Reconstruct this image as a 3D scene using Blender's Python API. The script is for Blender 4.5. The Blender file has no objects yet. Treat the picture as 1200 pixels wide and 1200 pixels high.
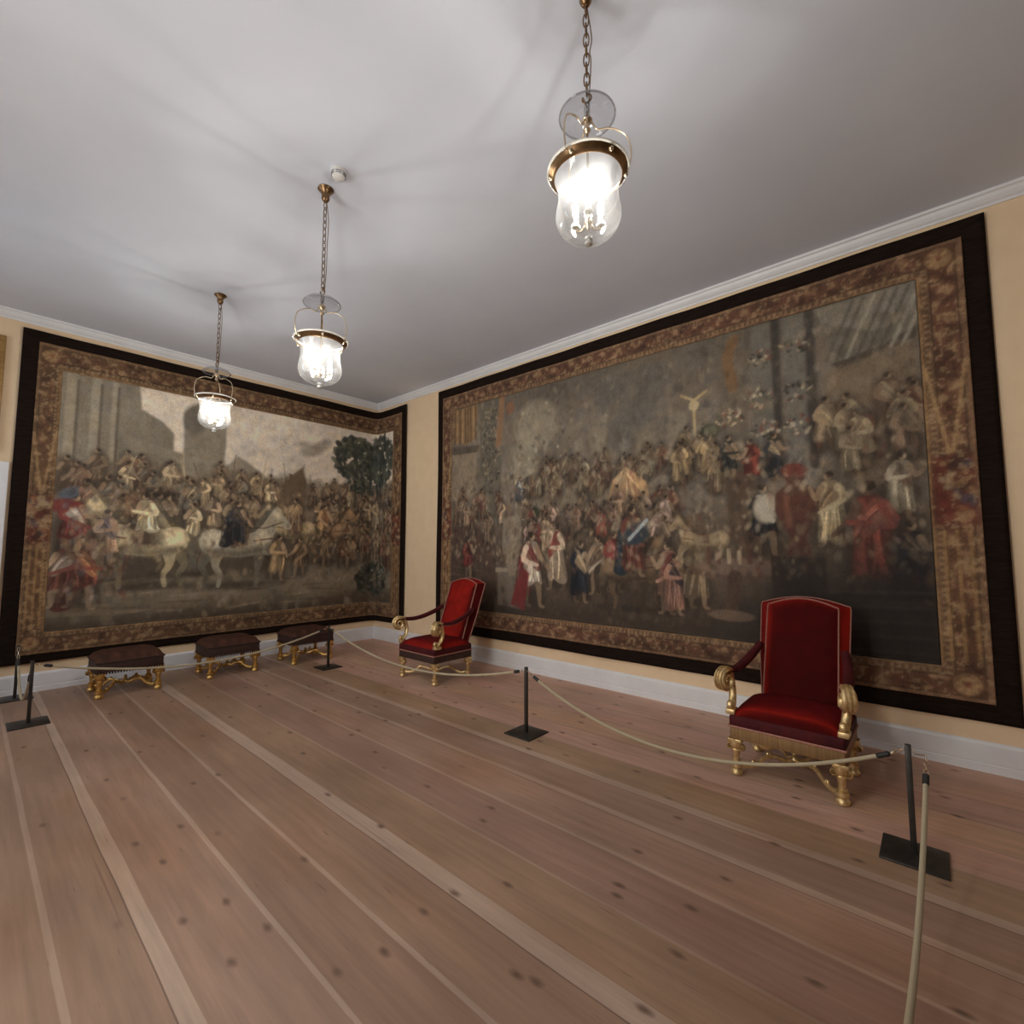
import bpy, bmesh, math, random
import numpy as np
from mathutils import Vector, Matrix

random.seed(11)
PI = math.pi
SC = bpy.context.scene
COL = SC.collection

# ------------------------------------------------------------------ materials
def mat(name, color, rough=0.6, metal=0.0, **kw):
    m = bpy.data.materials.new(name); m.use_nodes = True
    b = m.node_tree.nodes['Principled BSDF']
    b.inputs['Base Color'].default_value = (*color, 1)
    b.inputs['Roughness'].default_value = rough
    b.inputs['Metallic'].default_value = metal
    for k, v in kw.items():
        b.inputs[k].default_value = v
    return m

class NT:
    def __init__(s, m):
        s.t = m.node_tree; s.b = s.t.nodes.get('Principled BSDF'); s.out = s.t.nodes.get('Material Output')
    def n(s, typ, **kw):
        x = s.t.nodes.new(typ)
        for k, v in kw.items(): setattr(x, k, v)
        return x
    def l(s, a, b): s.t.links.new(a, b)
    def coords(s, scale, kind='Object'):
        tc = s.n('ShaderNodeTexCoord'); mp = s.n('ShaderNodeMapping')
        mp.inputs['Scale'].default_value = scale
        s.l(tc.outputs[kind], mp.inputs['Vector']); return mp.outputs['Vector']
    def noise(s, vec, scale=1, detail=4, rough=0.55):
        x = s.n('ShaderNodeTexNoise'); x.inputs['Scale'].default_value = scale
        x.inputs['Detail'].default_value = detail; x.inputs['Roughness'].default_value = rough
        s.l(vec, x.inputs['Vector']); return x.outputs['Fac']
    def rng(s, v, a, b, c, d):
        x = s.n('ShaderNodeMapRange'); s.l(v, x.inputs['Value'])
        for k, q in zip(('From Min', 'From Max', 'To Min', 'To Max'), (a, b, c, d)): x.inputs[k].default_value = q
        return x.outputs['Result']
    def mix(s, fac, a, b, mode='MIX'):
        x = s.n('ShaderNodeMix', data_type='RGBA', blend_type=mode)
        for sock, v in ((x.inputs[0], fac), (x.inputs[6], a), (x.inputs[7], b)):
            if isinstance(v, (int, float)): sock.default_value = v
            elif isinstance(v, tuple): sock.default_value = (*v, 1)
            else: s.l(v, sock)
        return x.outputs[2]
    def bump(s, h, strength=.3, dist=.01):
        x = s.n('ShaderNodeBump'); x.inputs['Strength'].default_value = strength
        x.inputs['Distance'].default_value = dist
        s.l(h, x.inputs['Height']); s.l(x.outputs['Normal'], s.b.inputs['Normal'])

def grained(name, c1, c2, scale, rough=.6, metal=0., bump=.2, bdist=.004, **kw):
    m = mat(name, c1, rough, metal, **kw); t = NT(m)
    f = t.noise(t.coords(scale), 1, 5)
    t.l(t.mix(t.rng(f, .35, .65, 0, 1), c1, c2), t.b.inputs['Base Color'])
    if bump: t.bump(f, bump, bdist)
    return m

M = {}
M['cream'] = grained('cream_wall_paint', (.84, .63, .41), (.88, .67, .445), (6, 6, 6), .75, bump=.05)
M['panel'] = grained('low_bounce_brown', (.16, .11, .07), (.20, .14, .09), (1, 8, 1), .6, bump=.1)  # dark tone put on the unseen front wall to cut bounce light
M['ceiling'] = grained('ceiling_plaster', (.70, .735, .83), (.74, .77, .86), (1.5, 1.5, 1.5), .8, bump=.04)
M['white'] = grained('white_gloss_paint', (.80, .80, .82), (.86, .86, .88), (4, 4, 4), .45, bump=.03)
M['gold'] = grained('gilded_wood', (.80, .54, .20), (.58, .34, .10), (38, 38, 38), .34, .9, bump=.35, bdist=.003)
M['goldpale'] = grained('worn_gilding', (.86, .66, .36), (.62, .42, .18), (40, 40, 40), .38, .75, bump=.35, bdist=.003)
M['brass'] = grained('aged_brass', (.27, .165, .085), (.18, .11, .055), (30, 30, 30), .32, .95, bump=.1)
M['brasslite'] = grained('polished_brass', (.72, .60, .44), (.60, .48, .33), (20, 20, 20), .25, .95, bump=0)
M['iron'] = grained('dark_bronzed_steel', (.045, .040, .036), (.065, .058, .052), (25, 25, 25), .42, .6, bump=.05)
M['black'] = mat('black_rubber', (.02, .02, .02), .6)
M['plastic'] = mat('white_plastic', (.75, .74, .72), .5)
M['candle'] = mat('ivory_candle_tube', (.75, .70, .58), .5)
def velvet(name, ramp):
    m = mat(name, (.2, .01, .01), .8, **{'Specular IOR Level': .12}); t = NT(m)
    lw = t.n('ShaderNodeLayerWeight'); lw.inputs['Blend'].default_value = .5
    cr = t.n('ShaderNodeValToRGB'); e = cr.color_ramp.elements
    while len(e) < len(ramp): e.new(.5)
    for q, (p, c) in zip(e, ramp): q.position = p; q.color = (*c, 1)
    t.l(lw.outputs['Facing'], cr.inputs['Fac'])
    f = t.noise(t.coords((9, 9, 9)), 1, 4)
    t.l(t.mix(1, cr.outputs['Color'], t.rng(f, .3, .7, .8, 1.2), 'MULTIPLY'), t.b.inputs['Base Color']); t.bump(f, .1, .004)
    return m
M['velvet'] = velvet('red_velvet', [(0, (.05, .0012, .0008)), (.12, (.07, .0018, .001)), (.32, (.27, .011, .006)), (.6, (.16, .006, .006)), (.85, (.085, .004, .005))])
M['velvetdark'] = grained('dark_red_velvet', (.085, .010, .012), (.055, .007, .010), (12, 12, 12), .7, bump=.1,
                          **{'Specular IOR Level': .2})
M['fringe'] = grained('maroon_fringe', (.060, .024, .016), (.030, .013, .010), (160, 160, 3), .7, bump=.6)
M['goldfringe'] = grained('bronze_thread_valance', (.34, .20, .085), (.22, .125, .05), (160, 160, 3), .55, .35, bump=.6)
M['braid'] = grained('faded_gold_braid', (.46, .22, .16), (.34, .13, .10), (90, 90, 90), .6, .1, bump=.5)
M['stool'] = grained('brown_red_velvet', (.095, .038, .022), (.048, .020, .013), (3, 16, 8), .75, bump=.2,
                     **{'Specular IOR Level': .2})

def glass(name, tint, gloss, film):
    """thin blown glass: clear pane, a little surface haze, Fresnel reflection"""
    m = bpy.data.materials.new(name); m.use_nodes = True; t = NT(m); t.t.nodes.remove(t.b)
    tr = t.n('ShaderNodeBsdfTransparent'); tr.inputs['Color'].default_value = (*tint, 1)
    gl = t.n('ShaderNodeBsdfGlossy'); gl.inputs['Roughness'].default_value = .06
    df = t.n('ShaderNodeBsdfTranslucent'); df.inputs['Color'].default_value = (.9, .9, .9, 1)
    lw = t.n('ShaderNodeLayerWeight'); lw.inputs['Blend'].default_value = .35
    nz = t.noise(t.coords((9, 9, 4)), 1, 3)
    m1 = t.n('ShaderNodeMixShader'); m2 = t.n('ShaderNodeMixShader')
    t.l(t.rng(nz, .35, .7, film * .4, film * 1.6), m1.inputs[0]); t.l(tr.outputs[0], m1.inputs[1]); t.l(df.outputs[0], m1.inputs[2])
    t.l(t.rng(lw.outputs['Facing'], 0, 1, .02, gloss), m2.inputs[0])
    t.l(m1.outputs[0], m2.inputs[1]); t.l(gl.outputs[0], m2.inputs[2])
    t.l(m2.outputs[0], t.out.inputs['Surface'])
    return m
M['glass'] = glass('blown_glass', (.97, .97, .96), .55, .03)
M['knob'] = mat('cut_glass_knob', (.78, .78, .75), .12, .35)
M['lip'] = mat('white_enamel_lip', (.80, .77, .70), .3)
M['smoke'] = glass('smoke_bell_glass', (.80, .80, .81), .5, .05)
M['pane'] = glass('window_glass', (.95, .97, .97), .3, .01)

def emit(name, color, strength):
    m = bpy.data.materials.new(name); m.use_nodes = True; t = NT(m); t.t.nodes.remove(t.b)
    e = t.n('ShaderNodeEmission'); e.inputs['Color'].default_value = (*color, 1); e.inputs['Strength'].default_value = strength
    t.l(e.outputs[0], t.out.inputs['Surface']); return m
BULB = 620
M['bulb'] = emit('lit_candle_bulb', (1, .97, .89), BULB)


def rope_mat():
    m = mat('cream_twisted_cord', (.62, .53, .36), .8); t = NT(m)
    w = t.n('ShaderNodeTexWave'); w.wave_type = 'BANDS'; w.bands_direction = 'DIAGONAL'
    w.inputs['Scale'].default_value = 14
    t.l(t.coords((1, 1, 1), 'UV'), w.inputs['Vector'])
    t.l(t.mix(w.outputs['Fac'], (.42, .34, .21), (.68, .59, .42)), t.b.inputs['Base Color']); t.bump(w.outputs['Fac'], .5, .003)
    return m
M['rope'] = rope_mat()

def floor_mat():
    m = mat('worn_pine_boards', (.4, .27, .2), .5); t = NT(m)
    at = t.n('ShaderNodeAttribute'); at.attribute_name = 'Col'
    g = t.noise(t.coords((1.3, 24, 1)), 1, 8, .68)
    g2 = t.noise(t.coords((.35, 7, 1)), 1, 3, .5)
    blot = t.noise(t.coords((1.1, 2.2, 1)), 1, 3, .5)
    c = t.mix(1, at.outputs['Color'], t.rng(g,   .3, .7, .80, 1.17), 'MULTIPLY')
    c = t.mix(1, c, t.rng(blot, .3, .7, .84, 1.14), 'MULTIPLY')
    warm = t.rng(t.noise(t.coords((.8, 1.6, 2)), 1, 2), .5, .72, 0, .55)
    c = t.mix(warm, c, t.mix(1, c, (.95, .78, .62), 'MULTIPLY'))
    # dark growth-ring streaks, only here and there
    st = t.rng(t.noise(t.coords((.55, 30, 1)), 1, 2, .4), .68, .76, 0, 1)
    sm = t.rng(g2, .54, .62, 0, .55)
    x = t.n('ShaderNodeMath', operation='MULTIPLY'); t.l(st, x.inputs[0]); t.l(sm, x.inputs[1])
    c = t.mix(x.outputs[0], c, (.15, .085, .06))
    # short dark checks and scratches
    ck = t.rng(t.noise(t.coords((5, 60, 1)), 1, 2, .5), .69, .75, 0, .5)
    c = t.mix(ck, c, (.16, .095, .068))
    # knots
    vo = t.n('ShaderNodeTexVoronoi'); vo.feature = 'F1'; vo.voronoi_dimensions = '2D'; vo.inputs['Scale'].default_value = 1
    wob = t.n('ShaderNodeTexNoise'); wob.inputs['Scale'].default_value = 9
    v0 = t.coords((2.6, 5.2, 1)); t.l(v0, wob.inputs['Vector'])
    ad = t.n('ShaderNodeMix', data_type='VECTOR'); ad.inputs[0].default_value = .06
    t.l(v0, ad.inputs[4]); t.l(wob.outputs['Color'], ad.inputs[5]); t.l(ad.outputs[1], vo.inputs['Vector'])
    k = t.rng(vo.outputs['Distance'], .025, .10, 1, 0)
    sep = t.n('ShaderNodeSeparateColor'); t.l(vo.outputs['Color'], sep.inputs[0])
    gate = t.rng(sep.outputs[0], .40, .60, 0, .8)
    y = t.n('ShaderNodeMath', operation='MULTIPLY'); t.l(k, y.inputs[0]); t.l(gate, y.inputs[1])
    c = t.mix(y.outputs[0], c, (.13, .07, .05))
    t.l(c, t.b.inputs['Base Color'])
    t.l(t.rng(g, .3, .7, .42, .58), t.b.inputs['Roughness'])
    t.bump(g, .15, .003)
    return m
M['floor'] = floor_mat()

def woven(name, sheen=.1):
    m = mat(name, (.3, .25, .2), .9); t = NT(m)
    at = t.n('ShaderNodeAttribute'); at.attribute_name = 'Col'
    nz = t.noise(t.coords((120, 120, 55)), 1, 2)
    c = t.mix(1, at.outputs['Color'], t.rng(nz, .3, .7, .82, 1.16), 'MULTIPLY')
    t.l(c, t.b.inputs['Base Color']); t.bump(nz, .25, .003)
    return m
M['woven'] = woven('woven_wool_and_silk')
M['selvedge'] = grained('dark_brown_galloon', (.012, .007, .005), (.020, .012, .009), (10, 10, 60), .95, bump=.2, **{'Specular IOR Level': .1})

# ------------------------------------------------------------------ mesh helpers
class MB:
    """collects shapes, links them as ONE mesh object"""
    def __init__(s): s.v = []; s.f = []; s.uv = {}
    def add(s, vs, fs):
        o = len(s.v); s.v += [tuple(v) for v in vs]; s.f += [tuple(i + o for i in f) for f in fs]; return s
    def box(s, x0, x1, y0, y1, z0, z1, bev=0, seg=2, fn=None):
        bm = bmesh.new(); bmesh.ops.create_cube(bm, size=1)
        bmesh.ops.scale(bm, vec=(x1 - x0, y1 - y0, z1 - z0), verts=bm.verts)
        bmesh.ops.translate(bm, vec=((x0 + x1) / 2, (y0 + y1) / 2, (z0 + z1) / 2), verts=bm.verts)
        if bev: bmesh.ops.bevel(bm, geom=bm.edges[:], offset=bev, segments=seg, affect='EDGES', profile=.5)
        s.bm(bm, fn); return s
    def bm(s, bm, fn=None):
        bm.verts.index_update()
        s.add([fn(v.co) if fn else v.co for v in bm.verts], [[v.index for v in f.verts] for f in bm.faces]); bm.free(); return s
    def lathe(s, prof, c=(0, 0, 0), seg=16, open_=False, squash=(1, 1)):
        vs, fs = [], []; n = len(prof)
        for r, z in prof:
            for k in range(seg):
                a = 2 * PI * k / seg
                vs.append((c[0] + r * math.cos(a) * squash[0], c[1] + r * math.sin(a) * squash[1], c[2] + z))
        for i in range(n - 1):
            for k in range(seg):
                k2 = (k + 1) % seg
                fs.append((i * seg + k, i * seg + k2, (i + 1) * seg + k2, (i + 1) * seg + k))
        if not open_:
            fs.append(tuple(reversed(range(seg)))); fs.append(tuple((n - 1) * seg + k for k in range(seg)))
        return s.add(vs, fs)
    def sweep(s, pts, wid, thk, side=None, seg=10, closed=False, cap=True):
        """tube with elliptical section; side fixes the direction of the wide axis"""
        P = [Vector(p) for p in pts]; n = len(P)
        W = wid if isinstance(wid, (list, tuple)) else [wid] * n
        T = thk if isinstance(thk, (list, tuple)) else [thk] * n
        vs, fs = [], []; prev = None
        for i in range(n):
            a = P[(i - 1) % n] if (closed or i > 0) else P[i]
            b = P[(i + 1) % n] if (closed or i < n - 1) else P[i]
            t = (b - a).normalized()
            if side is not None: S = Vector(side)
            elif prev is None: S = Vector((0, 0, 1)) if abs(t.z) < .8 else Vector((1, 0, 0))
            else: S = prev
            S = (S - t * S.dot(t)).normalized(); prev = S; N = t.cross(S)
            for k in range(seg):
                a_ = 2 * PI * k / seg
                vs.append(P[i] + S * math.cos(a_) * W[i] + N * math.sin(a_) * T[i])
        m = n if closed else n - 1
        for i in range(m):
            j = (i + 1) % n
            for k in range(seg):
                k2 = (k + 1) % seg
                fs.append((i * seg + k, i * seg + k2, j * seg + k2, j * seg + k))
        if cap and not closed:
            fs.append(tuple(reversed(range(seg)))); fs.append(tuple((n - 1) * seg + k for k in range(seg)))
        return s.add(vs, fs)
    def tube(s, pts, r, seg=8, **k): return s.sweep(pts, r, r, None, seg, **k)
    def xform(s, mt):
        s.v = [tuple(mt @ Vector(v)) for v in s.v]; return s
    def build(s, name, m, parent=None, smooth=True, uvlen=None):
        me = bpy.data.meshes.new(name); me.from_pydata(s.v, [], s.f); me.validate(); 
        bm = bmesh.new(); bm.from_mesh(me); bmesh.ops.recalc_face_normals(bm, faces=bm.faces); bm.to_mesh(me); bm.free()
        if smooth:
            me.polygons.foreach_set('use_smooth', [True] * len(me.polygons))
            try: me.set_sharp_from_angle(angle=math.radians(40))
            except Exception: pass
        me.materials.append(m)
        o = bpy.data.objects.new(name, me); COL.objects.link(o)
        if parent: o.parent = parent
        return o

def spline(pts, n=8):
    """Catmull-Rom through pts"""
    P = [Vector(p) for p in pts]; out = []
    for i in range(len(P) - 1):
        p0 = P[max(i - 1, 0)]; p1 = P[i]; p2 = P[i + 1]; p3 = P[min(i + 2, len(P) - 1)]
        for k in range(n):
            t = k / n
            out.append(.5 * ((2 * p1) + (p2 - p0) * t + (2 * p0 - 5 * p1 + 4 * p2 - p3) * t * t + (3 * p1 - p0 - 3 * p2 + p3) * t ** 3))
    out.append(P[-1]); return out
def lerp_list(a, n):
    return [float(v) for v in np.interp(np.linspace(0, 1, n), np.linspace(0, 1, len(a)), a)]

def tag(o, label, cat, group=None):
    o['label'] = label; o['category'] = cat
    if group: o['group'] = group
    return o
def thing(name, label, cat, loc=(0, 0, 0), rz=0, group=None):
    o = bpy.data.objects.new(name, None); o.empty_display_size = .1; COL.objects.link(o)
    o.location = loc; o.rotation_euler = (0, 0, rz); return tag(o, label, cat, group)
def struct(o): o['kind'] = 'structure'; return o
def kids(o): return [c for c in bpy.data.objects if c.parent == o]
def dup(root, loc, label, rz=0):
    def cp(o, parent):
        c = o.copy(); COL.objects.link(c)
        if parent: c.parent = parent; c.matrix_parent_inverse = o.matrix_parent_inverse
        for k in kids(o): 
            if k is not c: cp(k, c)
        return c
    r = cp(root, None); r.location = loc; r.rotation_euler = (0, 0, rz); r['label'] = label; return r

# ------------------------------------------------------------------ room shell
HC = 4.02
XR, YB = 10.4, -6.4
ob = MB().box(-.3, 0, YB - .3, .3, -.1, HC + .2).build('wall_left', M['cream'], smooth=False); struct(ob)
ob = MB().box(0, XR, 0, .3, -.1, HC + .2).build('wall_right', M['cream'], smooth=False); struct(ob)
ob = MB().box(XR, XR + .3, YB - .3, .3, -.1, HC + .2).build('wall_front', M['panel'], smooth=False); struct(ob)
WIN = [(1.0, 2.5), (4.4, 5.9), (7.9, 9.4)]; WZ0, WZ1 = .8, 3.4  # unseen windows; middle and right ones added to brighten the room
wb = MB(); xs = 0
for a, b in WIN:
    wb.box(xs, a, YB - .3, YB, -.1, HC + .2); wb.box(a, b, YB - .3, YB, -.1, WZ0); wb.box(a, b, YB - .3, YB, WZ1, HC + .2); xs = b
wb.box(xs, XR, YB - .3, YB, -.1, HC + .2)
struct(wb.build('wall_back', M['cream'], smooth=False))
struct(MB().box(-.3, XR + .3, YB - .3, .3, HC, HC + .2).build('ceiling', M['ceiling'], smooth=False))
for i, (a, b) in enumerate(WIN):
    w = struct(bpy.data.objects.new('window_%d' % (i + 1), None)); COL.objects.link(w); w.location = (a, YB - .15, WZ0)
    f = MB(); W = b - a; H = WZ1 - WZ0
    for x in (0, W / 2 - .03, W - .06): f.box(x, x + .06, -.03, .03, 0, H, .004)
    for k in range(5): z = k * (H - .05) / 4; f.box(0, W, -.028, .028, z, z + .05, .004)
    f.build('window_frame', M['white'], w, smooth=False)
    MB().box(.03, W - .03, -.004, .004, .03, H - .03).build('pane', M['pane'], w, smooth=False)

# floor: boards running along x, worn pale edges between them
SEAMS = [(-.28, .012, .5), (-.57, .014, .5), (-.88, .014, .55), (-1.19, .012, .6), (-1.50, .012, .5), (-1.815, .065, .85), (-2.125, .045, .75),
         (-2.455, .020, 1), (-2.78, .016, .6), (-3.13, .095, 1), (-3.47, .022, .95), (-3.75, .020, 1), (-4.095, .055, 1),
         (-4.36, .022, .9), (-4.70, .03, .9), (-5.0, .05, .9), (-5.33, .02, .9), (-5.64, .06, .9), (-5.95, .02, .9), (-6.2, .03, .9)]
def build_floor():
    rnd = random.Random(4)
    xs = np.arange(-.3, XR + .31, .15); n = len(xs)
    base = np.array((.40, .25, .176)); pale = np.array((.52, .375, .29))
    lines, cols = [], []
    def edge(y, amp):
        ph = [rnd.uniform(0, 6.28) for _ in range(4)]
        return y + amp * (np.sin(xs * 1.3 + ph[0]) + .6 * np.sin(xs * 3.7 + ph[1]) + .35 * np.sin(xs * 9 + ph[2])) / 2
    prev = np.full(n, .3); V, F, C = [], [], []
    def strip(e0, e1, c):
        o = len(V)
        for i in range(n): V.append((xs[i], e0[i], 0)); V.append((xs[i], e1[i], 0))
        for i in range(n - 1): F.append((o + 2 * i, o + 2 * i + 1, o + 2 * i + 3, o + 2 * i + 2)); C.append(c)
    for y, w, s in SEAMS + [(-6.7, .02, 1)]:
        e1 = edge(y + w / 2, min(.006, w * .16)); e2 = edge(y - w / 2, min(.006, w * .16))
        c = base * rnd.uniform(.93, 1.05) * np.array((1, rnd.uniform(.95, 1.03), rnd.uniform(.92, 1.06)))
        c = c * (1.52 if y > -1.7 else 1.0 if y > -3.2 else .90)  # uneven room light put into the board tint: paler toward the right wall
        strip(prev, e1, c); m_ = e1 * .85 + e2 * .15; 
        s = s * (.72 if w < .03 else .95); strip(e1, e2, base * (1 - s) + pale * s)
        prev = e2
        if w > .03: # thin dark gap beside a wide worn strip
            g = e2 - .006; strip(e2, g, base * .55); prev = g
    me = bpy.data.meshes.new('floor'); me.from_pydata(V, [], F)
    a = me.color_attributes.new('Col', 'FLOAT_COLOR', 'CORNER')
    arr = np.ones((len(F) * 4, 4), np.float32); arr[:, :3] = np.repeat(np.array(C), 4, axis=0)
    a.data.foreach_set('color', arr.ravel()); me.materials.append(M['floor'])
    bm = bmesh.new(); bm.from_mesh(me)
    r = bmesh.ops.recalc_face_normals(bm, faces=bm.faces)
    if sum(f.normal.z for f in bm.faces) < 0: bmesh.ops.reverse_faces(bm, faces=bm.faces)
    bm.to_mesh(me); bm.free()
    o = bpy.data.objects.new('floor', me); COL.objects.link(o); struct(o)
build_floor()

def prism(path2, prof, closed=False):
    """wall moulding: prof = (offset from wall, z) swept straight from a to b along a wall; path2 = (a, b, normal)"""
    a, b, nrm = path2; m = MB(); n = len(prof); vs = []
    for p in (a, b):
        for o, z in prof: vs.append((p[0] + nrm[0] * o, p[1] + nrm[1] * o, z))
    fs = [(i, (i + 1) % n, n + (i + 1) % n, n + i) for i in range(n)] + [tuple(range(n)), tuple(range(n, 2 * n))]
    return m.add(vs, fs)
BASE = [(0, 0), (.030, 0), (.030, .052), (.024, .056), (.024, .060), (.028, .064), (.028, .180), (.020, .192), (.012, .198), (0, .200)]
CORN = [(0, 3.925), (.012, 3.925), (.014, 3.940), (.030, 3.952), (.046, 3.972), (.056, 3.995), (.070, 4.000), (.072, HC), (0, HC)]
struct(prism(((0, -4.40), (0, 0), (1, 0)), BASE).build('baseboard_left', M['white'], smooth=False))
struct(prism(((0.03, 0), (XR, 0), (0, -1)), BASE).build('baseboard_right', M['white'], smooth=False))
struct(prism(((0, YB), (0, 0), (1, 0)), CORN).build('trim_1', M['white'], smooth=False))
struct(prism(((0, 0), (XR, 0), (0, -1)), CORN).build('trim_2', M['white'], smooth=False))

# white door left of the big tapestry and the framed overdoor panel above it
d = struct(bpy.data.objects.new('door_1', None)); COL.objects.link(d); d.location = (0, -5.0, 0)
f = MB(); f.box(0, .05, -.62, -.50, 0, 2.40, .006); f.box(0, .05, .475, .592, 0, 2.40, .006); f.box(0, .05, -.5, .475, 2.28, 2.40, .006)
f.build('door_frame', M['white'], d, smooth=False)
f = MB().box(0.002, .03, -.5, .475, 0.005, 2.28)
for z0, z1 in ((.25, 1.0), (1.15, 2.1)):
    for y0, y1 in ((-.42, -.06), (.03, .39)): f.box(.03, .042, y0, y1, z0, z1, .01, 1)
f.build('door_leaf', M['white'], d, smooth=False)
MB().lathe([(.008, 0), (.012, .03), (.028, .045), (.03, .06), (.015, .07)], seg=12).xform(Matrix.Translation((.03, -.44, 1.05)) @ Matrix.Rotation(PI / 2, 4, 'Y')).build('door_handle', M['brass'], d)
pf = thing('framed_panel', 'gilt framed painting high on the left wall, above the white door', 'painting', (0.001, -5.0, 2.5))
f = MB()
for (y0, y1, z0, z1) in ((-.52, -.46, 0, 1.225), (.44, .50, 0, 1.225), (-.46, .44, 0, .06), (-.46, .44, 1.165, 1.225)):
    f.box(0, .045, y0, y1, z0, z1, .012)
f.build('frame', grained('brown_gilt_moulding', (.30, .16, .05), (.45, .27, .09), (20, 20, 20), .4, .4), pf)
MB().box(0, .02, -.462, .442, .058, 1.167).build('canvas', grained('ochre_canvas', (.50, .34, .15), (.36, .24, .11), (3, 3, 3), .6), pf, smooth=False)

# ------------------------------------------------------------------ tapestries
def s2l(c):
    c = np.array(c, float) / 255
    return np.where(c <= .04045, c / 12.92, ((c + .055) / 1.055) ** 2.4)

class Canvas:
    """a painted colour field over (s, z) in metres"""
    def __init__(s, s0, s1, z0, z1, res, seed):
        s.s0, s.z0 = s0, z0; s.ns = int(round((s1 - s0) / res)) + 1; s.nz = int(round((z1 - z0) / res)) + 1
        s.S, s.Z = np.meshgrid(np.linspace(s0, s1, s.ns), np.linspace(z0, z1, s.nz)); s.res = res
        s.A = np.zeros((s.nz, s.ns, 3)); s.r = np.random.RandomState(seed)
        s.ds = (s1 - s0) / (s.ns - 1); s.dz = (z1 - z0) / (s.nz - 1)
    def noise(s, ls, lz=None, octs=4):
        lz = lz or ls; out = np.zeros_like(s.S); amp = 1; tot = 0
        for o in range(octs):
            gx = int((s.S.max() - s.S.min()) / ls) + 3; gz = int((s.Z.max() - s.Z.min()) / lz) + 3
            g = s.r.rand(gz, gx); u = (s.S - s.s0) / ls; v = (s.Z - s.z0) / lz
            i = u.astype(int); j = v.astype(int); fu = u - i; fv = v - j
            fu = fu * fu * (3 - 2 * fu); fv = fv * fv * (3 - 2 * fv)
            out += amp * ((g[j, i] * (1 - fu) + g[j, i + 1] * fu) * (1 - fv) + (g[j + 1, i] * (1 - fu) + g[j + 1, i + 1] * fu) * fv)
            tot += amp; amp *= .55; ls /= 2; lz /= 2
        return out / tot
    def win(s, a, b, c, d):
        i0 = max(0, int((a - s.s0) / s.ds)); i1 = min(s.ns, int((b - s.s0) / s.ds) + 2)
        j0 = max(0, int((c - s.z0) / s.dz)); j1 = min(s.nz, int((d - s.z0) / s.dz) + 2)
        return (slice(j0, j1), slice(i0, i1)) if i1 > i0 and j1 > j0 else None
    def put(s, w, sd, col, soft, al=1.0):
        k = np.clip(.5 - sd / soft, 0, 1) * al
        s.A[w] = s.A[w] * (1 - k[..., None]) + s2l(col) * k[..., None]
    def ell(s, cs, cz, rs, rz, col, ang=0, soft=.012, al=1.0):
        R = max(rs, rz) + soft; w = s.win(cs - R, cs + R, cz - R, cz + R)
        if not w: return
        u = s.S[w] - cs; v = s.Z[w] - cz; c, q = math.cos(ang), math.sin(ang)
        d = np.sqrt(((u * c + v * q) / rs) ** 2 + ((-u * q + v * c) / rz) ** 2)
        s.put(w, (d - 1) * min(rs, rz), col, soft, al)
    def stroke(s, pts, wid, col, soft=.010, al=1.0):
        W = wid if isinstance(wid, (list, tuple)) else [wid] * len(pts)
        for (a, b, w0, w1) in zip(pts[:-1], pts[1:], W[:-1], W[1:]):
            m = max(w0, w1) + soft
            w = s.win(min(a[0], b[0]) - m, max(a[0], b[0]) + m, min(a[1], b[1]) - m, max(a[1], b[1]) + m)
            if not w: continue
            dx, dz = b[0] - a[0], b[1] - a[1]; L = dx * dx + dz * dz + 1e-9
            t = np.clip(((s.S[w] - a[0]) * dx + (s.Z[w] - a[1]) * dz) / L, 0, 1)
            d = np.hypot(s.S[w] - a[0] - t * dx, s.Z[w] - a[1] - t * dz)
            s.put(w, d - (w0 + (w1 - w0) * t), col, soft, al)
    def poly(s, pts, col, soft=.012, al=1.0):
        p = np.array(pts, float); w = s.win(p[:, 0].min() - soft, p[:, 0].max() + soft, p[:, 1].min() - soft, p[:, 1].max() + soft)
        if not w: return
        X, Y = s.S[w], s.Z[w]; ins = np.zeros(X.shape, bool); dist = np.full(X.shape, 9.)
        for i in range(len(p)):
            a, b = p[i], p[(i + 1) % len(p)]
            c = ((a[1] > Y) != (b[1] > Y)); ins ^= c & (X < (b[0] - a[0]) * (Y - a[1]) / (b[1] - a[1] + 1e-12) + a[0])
            dx, dz = b - a; t = np.clip(((X - a[0]) * dx + (Y - a[1]) * dz) / (dx * dx + dz * dz + 1e-12), 0, 1)
            dist = np.minimum(dist, np.hypot(X - a[0] - t * dx, Y - a[1] - t * dz))
        s.put(w, np.where(ins, -dist, dist), col, soft, al)
    def blend(s, mask, col):
        s.A = s.A * (1 - mask[..., None]) + s2l(col) * mask[..., None]

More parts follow.
